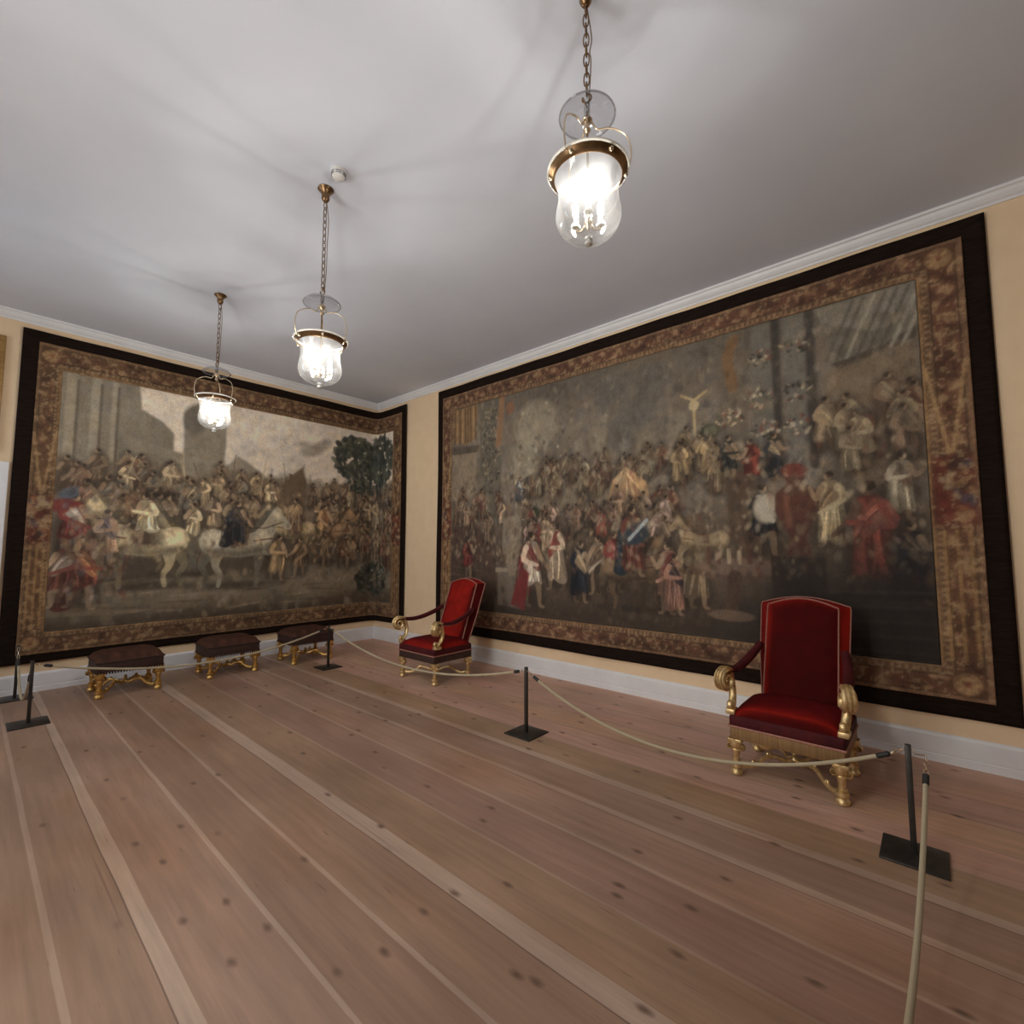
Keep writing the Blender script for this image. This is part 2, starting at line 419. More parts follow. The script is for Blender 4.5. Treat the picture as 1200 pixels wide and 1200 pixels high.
def sh(c, k): return tuple(min(255, max(0, v * k)) for v in c)
SKIN = (146, 118, 90)
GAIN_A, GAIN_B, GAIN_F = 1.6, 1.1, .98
def smooth(pts, n=5, closed=True):
    p = np.array(pts, float); N = len(p); out = []
    for i in range(N if closed else N - 1):
        if closed: a, b, c, d = p[(i - 1) % N], p[i], p[(i + 1) % N], p[(i + 2) % N]
        else: a, b, c, d = p[max(i - 1, 0)], p[i], p[i + 1], p[min(i + 2, N - 1)]
        for k in range(n):
            t = k / n; out.append(tuple(.5 * (2 * b + (c - a) * t + (2 * a - 5 * b + 4 * c - d) * t * t + (3 * b - a - 3 * c + d) * t ** 3)))
    if not closed: out.append(tuple(p[-1]))
    return out
def figure(C, s, z, h, robe, under=None, skin=SKIN, hair=(58, 44, 34), face=1, rnd=random, cloak=None):
    """a generic standing figure in antique dress, pose varied by rnd"""
    under = under or sh(robe, .7); lean = rnd.uniform(-.05, .05) * h
    P = lambda x, y: (s + face * x * h + lean * y, z + y * h)
    big = h > .55; st = rnd.uniform(.05, .13); hem = rnd.uniform(.08, .36)
    C.poly(smooth([P(-.16, .85), P(-.24, .4), P(-.20, .05), P(.02, .0), P(.20, .06), P(.20, .45), P(.14, .84), P(.03, 1.0)], 3), (52, 41, 34), .07, .62)
    if cloak:
        C.poly(smooth([P(-.08, .84), P(-.22, .62), P(-.26, .3), P(-.34, .05), P(-.16, .01), P(-.02, .25), P(.06, .6), P(.06, .82)], 4), sh(cloak, .85))
        for k in range(5):
            x = -.03 - .045 * k; C.stroke(smooth([P(x * .7 - .03, .78), P(x - .06, .45), P(x * 1.3 - .04, .06)], 4, False), lerp_list([.006 * h, .014 * h, .008 * h], 9), sh(cloak, (.55, 1.35, .75, 1.2, .6)[k]), .016, .75)
    for q, sg in ((-1, .80), (1, 1.0)):
        C.stroke(smooth([P(.03 * q, .48), P(st * q * .9, .26), P(st * q, .04), P(st * q + .06, .01)], 3, False), lerp_list([.055 * h, .046 * h, .024 * h, .018 * h], 10), sh(skin, sg * .85))
    C.poly(smooth([P(-.10, .83), P(-.14, .56), P(-.19, hem), P(-.05, hem - .05), P(.07, hem + .02), P(.16, hem - .01), P(.12, .55), P(.11, .82), P(0, .87)], 4), sh(robe, .82))
    lit = rnd.choice((-1, 1))
    C.poly(smooth([P(.03 * lit, .82), P(.09 * lit, .8), P(.10 * lit, .5), P(.13 * lit, hem + .03), P(.05 * lit, hem + .02), P(.02 * lit, .5)], 3), sh(robe, 1.25), .03, .8)
    for k in range(10 if big else 4):
        x0 = rnd.uniform(-.10, .10); x1 = x0 * 1.6 + rnd.uniform(-.05, .05)
        C.stroke(smooth([P(x0, rnd.uniform(.55, .8)), P((x0 + x1) / 2 + rnd.uniform(-.04, .04), .45), P(x1, hem + .02)], 4, False), lerp_list([.004 * h, rnd.uniform(.008, .016) * h, .006 * h], 9), sh(robe, rnd.choice((.5, .62, .7, 1.3, 1.5))), .012, .7)
    C.poly(smooth([P(-.11, .80), P(-.02, .84), P(.13, .56), P(.10, .46), P(-.02, .56), P(-.12, .66)], 3), sh(under, .95), .014, .9)
    for k in range(3 if big else 1): C.stroke(smooth([P(-.10 + .03 * k, .78), P(.02 + .02 * k, .66), P(.11, .50 + .02 * k)], 3, False), .007 * h, sh(under, rnd.choice((.6, 1.35))), .012, .75)
    a1 = (rnd.uniform(.16, .32), rnd.uniform(.45, .80)); a2 = (rnd.uniform(.05, .22), rnd.uniform(.42, .66))
    C.stroke(smooth([P(.09, .78), P(.16, .64), P(*a1)], 3, False), lerp_list([.042 * h, .034 * h, .020 * h], 7), sh(skin, 1.02))
    C.stroke(smooth([P(-.09, .78), P(-.14, .62), P(*a2)], 3, False), lerp_list([.045 * h, .040 * h, .022 * h], 7), sh(robe, 1.12))
    hc = P(.015, .93); C.ell(hc[0], hc[1], .044 * h, .060 * h, skin)
    C.ell(hc[0] - face * .016 * h, hc[1] + .022 * h, .048 * h, .044 * h, hair)
    C.ell(hc[0] + face * .026 * h, hc[1] - .006 * h, .018 * h, .028 * h, sh(skin, 1.18), al=.7)
HORSE = [(-.50, .60), (-.47, .71), (-.37, .77), (-.2, .74), (-.02, .70), (.12, .73), (.24, .82), (.33, .95), (.40, 1.07), (.46, 1.12), (.50, 1.06), (.57, .97), (.66, .86), (.64, .79), (.57, .80), (.50, .86), (.46, .82), (.42, .68), (.38, .54), (.28, .46), (.12, .42), (-.1, .40), (-.24, .44), (-.33, .42), (-.45, .48)]
def horse(C, s, z, L, col, face=1, rnd=random):
    """a generic horse seen from the side"""
    P = lambda x, y: (s + face * x * L, z + y * L); dk = sh(col, .58); lt = sh(col, 1.18)
    C.ell(*P(-.02, .03), .55 * L, .05 * L, (52, 42, 33), 0, .05, .7); C.ell(*P(0, .42), .52 * L, .34 * L, (62, 50, 40), 0, .16, .55)
    a = rnd.uniform(0, .12)
    for leg, k in (([(-.36, .5), (-.46, .30), (-.40, .17), (-.43, .03)], .60), ([(.24, .5), (.22, .28), (.20, .16), (.20, .02)], .62), ([(-.28, .52), (-.30, .30), (-.24, .17), (-.26, .03)], .84), ([(.34, .52), (.44, .34 + a), (.40, .20 + a), (.45, .08 + a)], .88)):
        q = smooth([P(*v) for v in leg], 4, False); C.stroke(q, lerp_list([.095 * L, .042 * L, .026 * L, .024 * L], len(q)), sh(col, k), .014)
    q = smooth([P(-.48, .68), P(-.57, .58), P(-.56, .36), P(-.52, .22)], 4, False); C.stroke(q, lerp_list([.02 * L, .045 * L, .04 * L, .008 * L], len(q)), dk, .02)
    C.poly(smooth([P(*v) for v in HORSE], 3), sh(col, .93), .016)
    q = smooth([P(-.42, .50), P(-.1, .44), P(.2, .49), P(.36, .56)], 4, False); C.stroke(q, .045 * L, dk, .06 * L + .02, .6)
    C.ell(*P(-.33, .64), .12 * L, .10 * L, lt, 0, .08, .8); C.ell(*P(.28, .66), .09 * L, .12 * L, lt, .3, .07, .7); C.ell(*P(.46, 1.0), .05 * L, .07 * L, lt, .6, .04, .6)
    q = smooth([P(.14, .76), P(.25, .90), P(.36, 1.06), P(.43, 1.12)], 4, False); C.stroke(q, lerp_list([.02 * L, .04 * L, .03 * L, .015 * L], len(q)), dk, .02, .9)
    C.stroke([P(.55, .90), P(.3, .80), P(.08, .80)], .007 * L, (70, 42, 32)); C.stroke([P(.40, .66), P(.16, .62)], .010 * L, (92, 54, 40)); C.poly([P(-.12, .74), P(.10, .75), P(.08, .56), P(-.14, .54)], (104, 70, 52), .02, .75)
def crowd(C, s0, s1, z0, z1, h, n, pal, rnd, k=1):
    pts = sorted([(rnd.uniform(s0, s1), rnd.uniform(z0, z1)) for _ in range(n)], key=lambda p: -p[1])
    for (a, b) in pts:
        c = sh(rnd.choice(pal), rnd.uniform(.8, 1.2) * k)
        figure(C, a, b, h * rnd.uniform(.85, 1.1), c, sh(rnd.choice(pal), k), sh(SKIN, .9 * k), face=rnd.choice((1, -1)), rnd=rnd)
def leaves(C, cs, cz, rs, rz, n, cols, rnd, r=.03):
    for _ in range(n):
        a = rnd.uniform(0, 6.28); q = math.sqrt(rnd.random())
        C.ell(cs + rs * q * math.cos(a), cz + rz * q * math.sin(a), r * rnd.uniform(.5, 1.5), r * rnd.uniform(.4, 1), rnd.choice(cols), rnd.uniform(0, 3), al=.85)
def dabs(C, s0, s1, z0, z1, n, pal, ln=.05, al=.5):
    r = random.Random(n)
    for _ in range(n):
        a, b = r.uniform(s0, s1), r.uniform(z0, z1); q = r.random() ** 2
        C.ell(a, b, ln * (.12 + .35 * q), ln * (.2 + .6 * q), sh(r.choice(pal), r.uniform(.6, 1.25)), r.uniform(-.7, .7), .022, al * r.uniform(.4, 1))
def soften(C, m, px):
    def blur(X, p):
        for ax in (0, 1):
            acc = np.zeros_like(X)
            for k in range(-p, p + 1): acc += np.roll(X, k, ax)
            X = acc / (2 * p + 1)
        return X
    C.A = C.A * (1 - m) + blur(blur(C.A, px), px) * m
def weather(C, amt=.30, gain=1.0, crush=.30):
    soften(C, .22, 2); g = C.A.mean(axis=2, keepdims=True); C.A = C.A * .80 + g * .20
    m = np.median(g); C.A = C.A * (np.clip(g / m, .25, 3) ** .22)          # woven light and dark, a touch stronger
    n = C.noise(.6, .5, 5); f = C.noise(.06, .06, 3); w = C.noise(.02, .10, 2)
    C.A *= gain * (1 + amt * (n - .5) * 1.4 + .40 * (f - .5) + .16 * (w - .5))[..., None]
    t = C.noise(.10, .10, 3); C.A[..., 0] *= 1 + .12 * (t - .5); C.A[..., 2] *= .95 - .2 * (t - .5)
    C.A = np.clip(C.A, .003, .9)

def grid_object(name, C, keep, surf, material, parent, thick):
    """colour field -> solid cloth mesh; keep(S, Z) says which cells belong to it"""
    nz, ns = C.S.shape; X, Y = surf(C.S, C.Z)
    V = np.stack([X, Y, C.Z], -1).reshape(-1, 3); idx = np.arange(nz * ns).reshape(nz, ns)
    mc = keep(.25 * (C.S[:-1, :-1] + C.S[1:, :-1] + C.S[:-1, 1:] + C.S[1:, 1:]), .25 * (C.Z[:-1, :-1] + C.Z[1:, :-1] + C.Z[:-1, 1:] + C.Z[1:, 1:]))
    Fq = np.stack([idx[:-1, :-1], idx[:-1, 1:], idx[1:, 1:], idx[1:, :-1]], -1)[mc]
    used = np.unique(Fq); re = np.full(nz * ns, -1); re[used] = np.arange(len(used)); Fq = re[Fq]; V = V[used]
    me = bpy.data.meshes.new(name); me.vertices.add(len(V)); me.vertices.foreach_set('co', V.astype(np.float32).ravel())
    nf = len(Fq); me.loops.add(nf * 4); me.loops.foreach_set('vertex_index', Fq.astype(np.int32).ravel())
    me.polygons.add(nf); me.polygons.foreach_set('loop_start', np.arange(0, nf * 4, 4, dtype=np.int32))
    me.polygons.foreach_set('loop_total', np.full(nf, 4, np.int32)); me.update(); me.validate()
    me.polygons.foreach_set('use_smooth', [True] * nf)
    a = me.color_attributes.new('Col', 'FLOAT_COLOR', 'POINT'); c = np.ones((len(V), 4), np.float32); c[:, :3] = C.A.reshape(-1, 3)[used]
    a.data.foreach_set('color', c.ravel()); me.materials.append(material)
    o = bpy.data.objects.new(name, me); COL.objects.link(o); o.parent = parent
    sm = o.modifiers.new('thickness', 'SOLIDIFY'); sm.thickness = thick; sm.offset = -1
    return o

def border_paint(C, inner, outer, rnd, gold, red, k=1.0, trophy=None):
    """woven frame: bead rows, foliage panels, corner rosettes"""
    (a0, a1, b0, b1), (o0, o1, p0, p1) = inner, outer; S, Z = C.S, C.Z
    dl = (a0 - S) / (a0 - o0); dr = (S - a1) / (o1 - a1); dt = (Z - b1) / (p1 - b1); db = (b0 - Z) / (b0 - p0)
    c = np.clip(np.maximum(np.maximum(dl, dr), np.maximum(dt, db)), 0, 1)        # 0 inside .. 1 outside
    vert = np.maximum(dl, dr) >= np.maximum(dt, db); t = np.where(vert, Z, S)
    base = s2l(sh(gold, .80 * k)); C.A[:] = base
    n1 = C.noise(.07, .07, 3); n2 = C.noise(.16, .16, 2); 
    m = ((c > .30) & (c < .84)); sw = np.sin(t * 2 * PI / .22 + 5 * n2) * np.cos(c * 9 + 6 * n1)
    C.blend(np.where(m, .9, 0.), sh(red, k)); C.blend(np.where(m, np.clip((sw - .05) * 3, 0, .85), 0.), sh(gold, 1.0 * k))
    C.blend(np.where(m, np.clip((sw - .55) * 4, 0, .55), 0.), sh((182, 146, 102), k)); C.blend(np.where(m & (n1 < .40), .75, 0.), sh((62, 36, 24), k))
    C.blend(np.where((c > .26) & (c < .31), .9, 0.), sh((60, 34, 22), k)); C.blend(np.where((c > .84) & (c < .88), .9, 0.), sh((56, 32, 22), k))
    bead = np.cos(t * 2 * PI / .045) > .1
    C.blend(np.where((c > .11) & (c < .23) & bead, .6, 0.), sh((172, 138, 98), k)); C.blend(np.where((c > .11) & (c < .23) & ~bead, .5, 0.), sh((92, 62, 44), k))
    C.blend(np.where(c < .06, .9, 0.), sh((150, 112, 70), k)); C.blend(np.where(c > .9, .8, 0.), sh(gold, .95 * k))
    for (ca, cb) in ((.5 * (a0 + o0), .5 * (b1 + p1)), (.5 * (a1 + o1), .5 * (b1 + p1)), (.5 * (a0 + o0), .5 * (b0 + p0)), (.5 * (a1 + o1), .5 * (b0 + p0))):
        r = min(a0 - o0, p1 - b1) * .42
        C.ell(ca, cb, r * 1.05, r * 1.05, sh((92, 56, 34), k)); C.ell(ca, cb, r * .85, r * .85, sh(gold, k))
        for q in range(8): C.ell(ca + r * .5 * math.cos(q * PI / 4), cb + r * .5 * math.sin(q * PI / 4), r * .26, r * .14, sh((176, 140, 92), k), q * PI / 4)
        C.ell(ca, cb, r * .22, r * .22, sh((120, 50, 34), k))
    zm = trophy
    if zm:
        for cs, w in ((.5 * (a0 + o0), a0 - o0), (.5 * (a1 + o1), o1 - a1)):
            # hanging garland cords and a heap of generic ornaments
            C.stroke([(cs - .45 * w, zm + 1.0), (cs - .04 * w, zm + .35)], .011, sh((178, 140, 92), k)); C.stroke([(cs + .40 * w, zm + 1.0), (cs + .04 * w, zm + .35)], .011, sh((178, 140, 92), k))
            C.poly([(cs - .42 * w, zm + .32), (cs + .42 * w, zm + .32), (cs + .46 * w, zm - .18), (cs - .46 * w, zm - .18)], sh((104, 44, 30), k), .03)
            leaves(C, cs, zm + .08, .40 * w, .25, 34, [sh(q, k) for q in ((170, 130, 88), (116, 48, 36), (78, 70, 84), (150, 96, 60), (60, 38, 28), (186, 156, 116))], rnd, .035)
            for q in range(-1, 2): C.stroke([(cs + q * .27 * w, b0 + .05), (cs + q * .25 * w, zm - .22)], .010, sh((176, 134, 80), k), al=.8)
    hl = C.noise(.03, .03, 2); C.blend(np.where(hl > .70, .45, 0.), sh((196, 162, 116), k)); C.blend(np.where(hl < .30, .45, 0.), sh((58, 38, 28), k))
    soften(C, .4, 2); g = C.A.mean(axis=2, keepdims=True); C.A = C.A * .9 + g * .1
    C.A *= (1 + .6 * (C.noise(.035, .035, 2) - .5) + .4 * (C.noise(.5, .5, 3) - .5))[..., None]; C.A = np.clip(C.A, .004, .9)

def tapestry(name, label, s_rng, z_rng, inner, outer, paint, surf, gold, red, k, seed, trophy, res=.009):
    """parts: dark selvedge, woven border, woven picture"""
    rnd = random.Random(seed); t = thing(name, label, 'tapestry', (0, 0, 0))
    a0, a1, b0, b1 = inner; o0, o1, p0, p1 = outer
    wv = lambda S, Z: .007 * np.sin(S * 3.1 + 1.3 * np.sin(Z * 1.2)) * (.4 + .6 * (z_rng[1] - Z) / (z_rng[1] - z_rng[0])) + .004 * np.sin(S * 7.3 + Z * 2)
    C = Canvas(a0, a1, b0, b1, res, seed); paint(C, rnd)
    grid_object('woven_picture', C, lambda S, Z: S > -99, lambda S, Z: surf(S, .040 + wv(S, Z)), M['woven'], t, .010)
    B = Canvas(o0, o1, p0, p1, .0105, seed + 1); border_paint(B, inner, outer, rnd, gold, red, k, trophy)
    grid_object('woven_border', B, lambda S, Z: (S < a0) | (S > a1) | (Z < b0) | (Z > b1), lambda S, Z: surf(S, .041 + wv(S, Z)), M['woven'], t, .010)
    D = Canvas(s_rng[0], s_rng[1], z_rng[0], z_rng[1], .03, seed + 2); D.A[:] = .02
    e = .012
    grid_object('dark_selvedge', D, lambda S, Z: (S < o0 + e + .02) | (S > o1 - e - .02) | (Z < p0 + e + .02) | (Z > p1 - e - .02), lambda S, Z: surf(S, .031 + wv(S, Z)), M['selvedge'], t, .008)
    return t

# --- left tapestry: a generic mounted procession under a pale sky
def paint_procession(C, rnd):
    S, Z = C.S, C.Z; n = C.noise(.8, .5, 5); n2 = C.noise(.25, .2, 4)
    C.A[:] = s2l((178, 163, 148)); C.blend(np.clip((n - .5) * 3, 0, .5), (156, 142, 129)); C.blend(np.clip((3.0 - Z) * .9, 0, .8), (180, 163, 142))
    # town wall and towers on the left
    C.poly([(.3, 2.0), (.3, 3.5), (1.02, 3.5), (1.06, 3.2), (1.28, 3.08), (1.40, 2.96), (1.42, 2.2)], (112, 101, 86), .03)
    for s, w in ((.42, .05), (.63, .045), (.80, .03)): C.stroke([(s, 2.2), (s, 3.45)], w, (128, 116, 98), .02); C.stroke([(s + w, 2.2), (s + w, 3.4)], .012, (86, 76, 64), .02)
    C.poly([(1.52, 2.3), (1.50, 3.25), (1.72, 3.5), (1.98, 3.5), (2.0, 2.9), (1.95, 2.3)], (116, 104, 88), .03)
    C.ell(1.62, 3.18, .13, .2, (98, 88, 76), soft=.05)
    C.poly([(.95, 2.85), (1.5, 2.72), (2.0, 2.6), (2.0, 2.2), (.9, 2.2)], (120, 108, 92), .04)
    C.poly([(1.9, 2.5), (2.15, 2.78), (2.3, 2.70), (2.55, 2.52), (2.7, 2.4)], (124, 110, 94), .04)
    for a, b, r in ((3.2, 3.02, .2), (3.35, 3.12, .16), (3.05, 3.1, .10), (3.42, 3.2, .08)): C.ell(a, b, r, r * .45, (116, 104, 94), .3, .06, .7)
    # haze and dark crowd band
    C.blend(np.clip((2.62 + .25 * (n2 - .5) * 2 - Z) * 6, 0, 1) * .92, (106, 90, 72))
    C.blend(np.clip((2.05 + .3 * (n2 - .5) - Z) * 4, 0, 1) * .75, (92, 78, 61))
    pal = [(138, 116, 88), (120, 98, 74), (100, 80, 60), (152, 130, 98), (90, 72, 58), (128, 92, 70), (104, 96, 84)]
    crowd(C, .4, 4.85, 2.00, 2.22, .44, 46, pal, rnd, .92)
    for q in range(16): s = rnd.uniform(.5, 4.4); C.stroke([(s, 2.3), (s + rnd.uniform(-.1, .1), rnd.uniform(2.6, 2.85))], .007, rnd.choice([(150, 132, 104), (88, 72, 58)]), al=.8)
    crowd(C, .4, 4.85, 1.62, 1.9, .52, 36, pal, rnd, .95)
    C.poly([(2.75, 2.45), (2.98, 2.68), (3.06, 2.74), (3.14, 2.5), (3.1, 2.1), (2.7, 2.1)], (98, 78, 58), .04)
    # ground
    C.blend(np.clip((1.22 + .16 * (n2 - .5) * 2 - Z) * 7, 0, 1) * .95, (112, 98, 80))
    C.blend(np.clip((.92 + .3 * (n - .5) - Z) * 5, 0, 1) * .9, (84, 70, 54)); C.blend(np.clip((.74 + .15 * (n2 - .5) - Z) * 8, 0, 1) * .8, (62, 48, 36))
    C.blend(np.clip((S - 3.2) * 1.4, 0, .7) * np.clip((1.0 - Z) * 4, 0, 1), (74, 58, 42))
    for q in range(30): s = rnd.uniform(.4, 3.6); z = rnd.uniform(.7, 1.15); C.ell(s, z, rnd.uniform(.08, .3), .012, rnd.choice([(132, 114, 92), (74, 60, 46)]), rnd.uniform(-.1, .15), .02, .6)
    # riders and horses (generic)
    cream = (176, 156, 118); gr = (156, 144, 122)
    horse(C, 3.50, 1.28, .80, (142, 108, 72), 1, rnd); figure(C, 3.42, 1.62, .58, (150, 116, 76), (120, 80, 52), rnd=rnd)
    horse(C, 2.92, 1.36, .72, (150, 128, 92), -1, rnd); figure(C, 2.98, 1.70, .56, (120, 92, 66), (146, 120, 84), rnd=rnd, face=-1)
    horse(C, 1.62, 1.16, .72, (150, 130, 96), -1, rnd); figure(C, 1.64, 1.54, .56, (158, 138, 104), (112, 92, 70), rnd=rnd, face=-1)
    horse(C, 1.13, 1.02, .98, cream, -1, rnd); figure(C, 1.18, 1.52, .66, (182, 164, 128), (150, 126, 92), rnd=rnd, face=-1)
    horse(C, 2.24, .98, 1.02, gr, 1, rnd); figure(C, 2.18, 1.52, .64, (52, 52, 58), (86, 72, 58), rnd=rnd, cloak=(44, 46, 54))
    figure(C, 2.72, 1.05, .66, (146, 118, 80), rnd=rnd); figure(C, 3.05, 1.08, .6, (120, 94, 66), rnd=rnd, face=-1)
    crowd(C, 3.3, 4.8, 1.12, 1.5, .56, 16, [(112, 90, 64), (96, 76, 56), (134, 104, 72), (104, 68, 50)], rnd, .92)
    # red group far left
    figure(C, .62, .82, .78, (120, 56, 40), (160, 104, 62), rnd=rnd, cloak=(104, 42, 34)); figure(C, .44, .86, .74, (96, 52, 42), (126, 112, 100), rnd=rnd, face=-1)
    figure(C, .52, 1.42, .70, (112, 44, 36), (150, 138, 124), rnd=rnd); figure(C, .80, 1.30, .66, (136, 108, 84), (98, 88, 92), rnd=rnd)
    C.ell(.46, 2.12, .10, .06, (76, 84, 98), .5, .03); C.ell(.40, 1.98, .14, .07, (112, 44, 36), .2, .03)
    # trees right
    C.stroke([(3.95, 2.2), (3.97, 2.8)], .03, (74, 66, 52)); C.stroke([(4.5, 2.2), (4.48, 2.9)], .03, (70, 62, 50))
    gre = [(66, 68, 58), (54, 58, 52), (80, 80, 66), (46, 50, 46), (92, 90, 74), (60, 66, 58)]
    leaves(C, 3.98, 3.0, .42, .36, 260, gre, rnd, .055); leaves(C, 4.52, 3.02, .33, .42, 220, gre[:4], rnd, .055); leaves(C, 4.2, 2.6, .4, .16, 90, gre, rnd, .045)
    leaves(C, 4.35, 1.0, .36, .26, 170, [(42, 42, 34), (52, 54, 44), (34, 34, 30), (66, 66, 54)], rnd, .045)
    leaves(C, 4.55, 1.15, .1, .14, 24, [(120, 118, 104), (86, 84, 72)], rnd, .02)
    dabs(C, .4, 4.85, 1.35, 2.4, 1500, pal + [(160, 138, 104), (70, 56, 46)], .06); dabs(C, .4, 1.0, .9, 2.2, 220, [(110, 50, 40), (150, 130, 112), (86, 84, 92), (130, 90, 60)], .07)
    dabs(C, .4, 4.85, .62, 1.2, 260, [(120, 104, 84), (84, 70, 54)], .12, .4)
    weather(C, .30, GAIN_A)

# --- right tapestry: a generic festive crowd among columns and drapery
def paint_festival(C, rnd):
    S, Z = C.S, C.Z; n = C.noise(.9, .6, 5); n2 = C.noise(.3, .25, 4); n3 = C.noise(.12, .3, 3)
    C.A[:] = s2l((120, 106, 92)); C.blend(np.clip((n - .45) * 3, 0, .8), (98, 86, 76)); C.blend(np.clip((n2 - .55) * 4, 0, .6), (138, 124, 106))
    C.blend(np.clip((Z - 3.0) * 1.4, 0, .6), (96, 84, 72))
    # haze of distant buildings
    for q in range(26):
        s = rnd.uniform(3.3, 5.6); w = rnd.uniform(.03, .07); z1 = rnd.uniform(2.5, 3.1)
        C.stroke([(s, 2.2), (s, z1)], w, rnd.choice([(126, 112, 94), (112, 98, 84), (140, 126, 104)]), .04, .55)
    for a, b, r in ((4.9, 2.95, .3), (4.6, 3.2, .26), (5.1, 3.2, .22), (4.75, 2.7, .16)): C.ell(a, b, r, r * .6, (92, 88, 84), .4, .12, .55)
    C.ell(3.55, 3.05, .34, .3, (150, 136, 114), 0, .1, .7); C.ell(3.35, 2.6, .22, .3, (146, 134, 112), 0, .1, .6)
    for q in range(40): C.stroke([(3.2 + rnd.random() * .9, 2.5 + rnd.random() * .8)] * 2, rnd.uniform(.012, .03), rnd.choice([(164, 150, 124), (98, 84, 68), (120, 100, 80)]), .02, .8)
    # left: curtain, column with flowers
    C.poly([(2.0, 3.05), (2.0, 3.52), (2.52, 3.52), (2.5, 3.05), (2.3, 2.98)], (138, 104, 64), .02)
    for q in range(9): s = 2.04 + q * .055; C.stroke([(s, 3.5), (s + .01, 3.02)], .012, rnd.choice([(174, 134, 84), (96, 68, 42)]), .015, .8)
    C.poly([(2.0, 2.86), (2.55, 2.84), (2.55, 2.94), (2.0, 2.98)], (96, 82, 70), .02); C.poly([(2.0, 2.2), (2.5, 2.2), (2.5, 2.84), (2.0, 2.86)], (140, 120, 98), .02)
    C.poly([(2.55, 1.9), (2.58, 3.52), (2.98, 3.52), (2.96, 1.9)], (104, 94, 80), .03)
    leaves(C, 2.78, 2.85, .17, .62, 120, [(122, 110, 90), (70, 66, 58), (146, 128, 104), (84, 84, 70), (60, 52, 46)], rnd, .022)
    C.stroke([(2.92, 2.9), (2.98, 3.5)], .05, (140, 100, 66)); C.ell(3.12, 3.35, .07, .09, (130, 88, 60))
    # right: twin columns with garlands, draped awning
    C.poly([(5.75, 2.1), (5.75, 3.52), (6.0, 3.52), (6.0, 2.1)], (112, 98, 82), .04)
    for s in (6.14, 6.40): C.poly([(s - .09, 2.2), (s - .09, 3.52), (s + .09, 3.52), (s + .09, 2.2)], (112, 104, 94), .03); C.stroke([(s + .11, 2.2), (s + .11, 3.52)], .035, (74, 66, 60), .03)
    for a, b, k in ((6.12, 3.2, 26), (6.40, 3.25, 24), (6.10, 2.85, 30), (6.38, 2.86, 28), (6.14, 2.55, 34), (6.42, 2.56, 30), (5.85, 2.72, 44), (5.55, 2.62, 20)):
        leaves(C, a, b, .12, .09, k, [(160, 140, 112), (70, 66, 58), (128, 76, 60), (92, 92, 74), (178, 160, 132), (52, 48, 44)], rnd, .018)
    C.ell(5.66, 2.62, .10, .07, (66, 72, 54), 0, .03)
    C.stroke([(5.52, 2.6), (5.52, 2.95), (5.40, 3.02)], .014, (166, 142, 98)); C.stroke([(5.52, 2.95), (5.64, 3.02)], .014, (166, 142, 98)); C.ell(5.52, 2.9, .05, .05, (176, 152, 108))
    C.stroke([(5.88, 3.0), (5.84, 3.3), (5.9, 3.45)], .05, (128, 94, 58))
    C.poly([(6.55, 3.52), (6.68, 3.15), (6.95, 3.12), (7.2, 3.22), (7.2, 3.52)], (128, 118, 104), .02)
    C.poly([(6.62, 3.38), (6.66, 3.0), (6.98, 3.06), (7.2, 3.16), (7.2, 3.28), (6.95, 3.2)], (112, 102, 88), .02)
    C.poly([(6.66, 3.02), (6.98, 3.08), (7.2, 3.18), (7.2, 3.10), (6.95, 2.98), (6.7, 2.96)], (82, 70, 58), .02)
    for q in range(8): s = 6.62 + q * .07; C.stroke([(s + .2, 3.5), (s, 3.05)], .012, rnd.choice([(160, 150, 132), (88, 78, 66)]), .02, .7)
    C.poly([(6.6, 2.4), (6.6, 2.95), (7.2, 3.08), (7.2, 2.1), (6.8, 2.0)], (122, 102, 80), .04)
    pale = [(150, 130, 102), (132, 110, 84), (164, 146, 118), (112, 90, 68), (140, 118, 92), (120, 84, 62)]
    crowd(C, 3.3, 5.4, 2.05, 2.3, .34, 46, pale, rnd, .9)
    C.blend(np.clip(1 - np.abs(Z - 2.05) / .12, 0, 1) * np.clip((S - 3.1) * 2, 0, 1) * np.clip((5.7 - S) * 2, 0, 1) * .6, (130, 114, 94))
    C.poly([(4.55, 2.02), (4.62, 2.25), (4.78, 2.38), (5.0, 2.2), (5.05, 2.0), (4.8, 1.98)], (176, 136, 88), .02)
    for q in range(8): C.stroke([(4.75 + rnd.uniform(-.05, .1), 2.32), (4.6 + q * .06, 2.03)], .010, rnd.choice([(206, 170, 116), (132, 92, 62), (150, 96, 76)]), .012, .8)
    crowd(C, 5.2, 5.75, 2.0, 2.3, .40, 14, [(160, 132, 88), (140, 116, 80), (122, 100, 76)], rnd)
    crowd(C, 6.55, 7.15, 2.05, 2.4, .46, 12, [(158, 138, 108), (146, 122, 94), (130, 102, 78), (120, 70, 52)], rnd, .95)
    figure(C, 5.83, 2.12, .44, (44, 48, 46), (150, 128, 98), rnd=rnd); figure(C, 6.02, 2.06, .44, (128, 52, 38), rnd=rnd, face=-1); figure(C, 6.2, 2.1, .42, (52, 54, 58), (150, 128, 98), rnd=rnd)
    # darker lower ground
    C.blend(np.clip((1.95 + .2 * (n2 - .5) - Z) * 5, 0, 1) * .85, (98, 80, 64)); C.blend(np.clip((1.15 + .2 * (n2 - .5) - Z) * 4, 0, 1) * .9, (82, 66, 54))
    C.blend(np.clip((.92 + .1 * (n - .5) - Z) * 6, 0, 1) * .8, (70, 56, 45)); C.blend(np.clip((S - 5.4) * .8, 0, .8) * np.clip((1.35 - Z) * 2.5, 0, 1), (58, 46, 38))
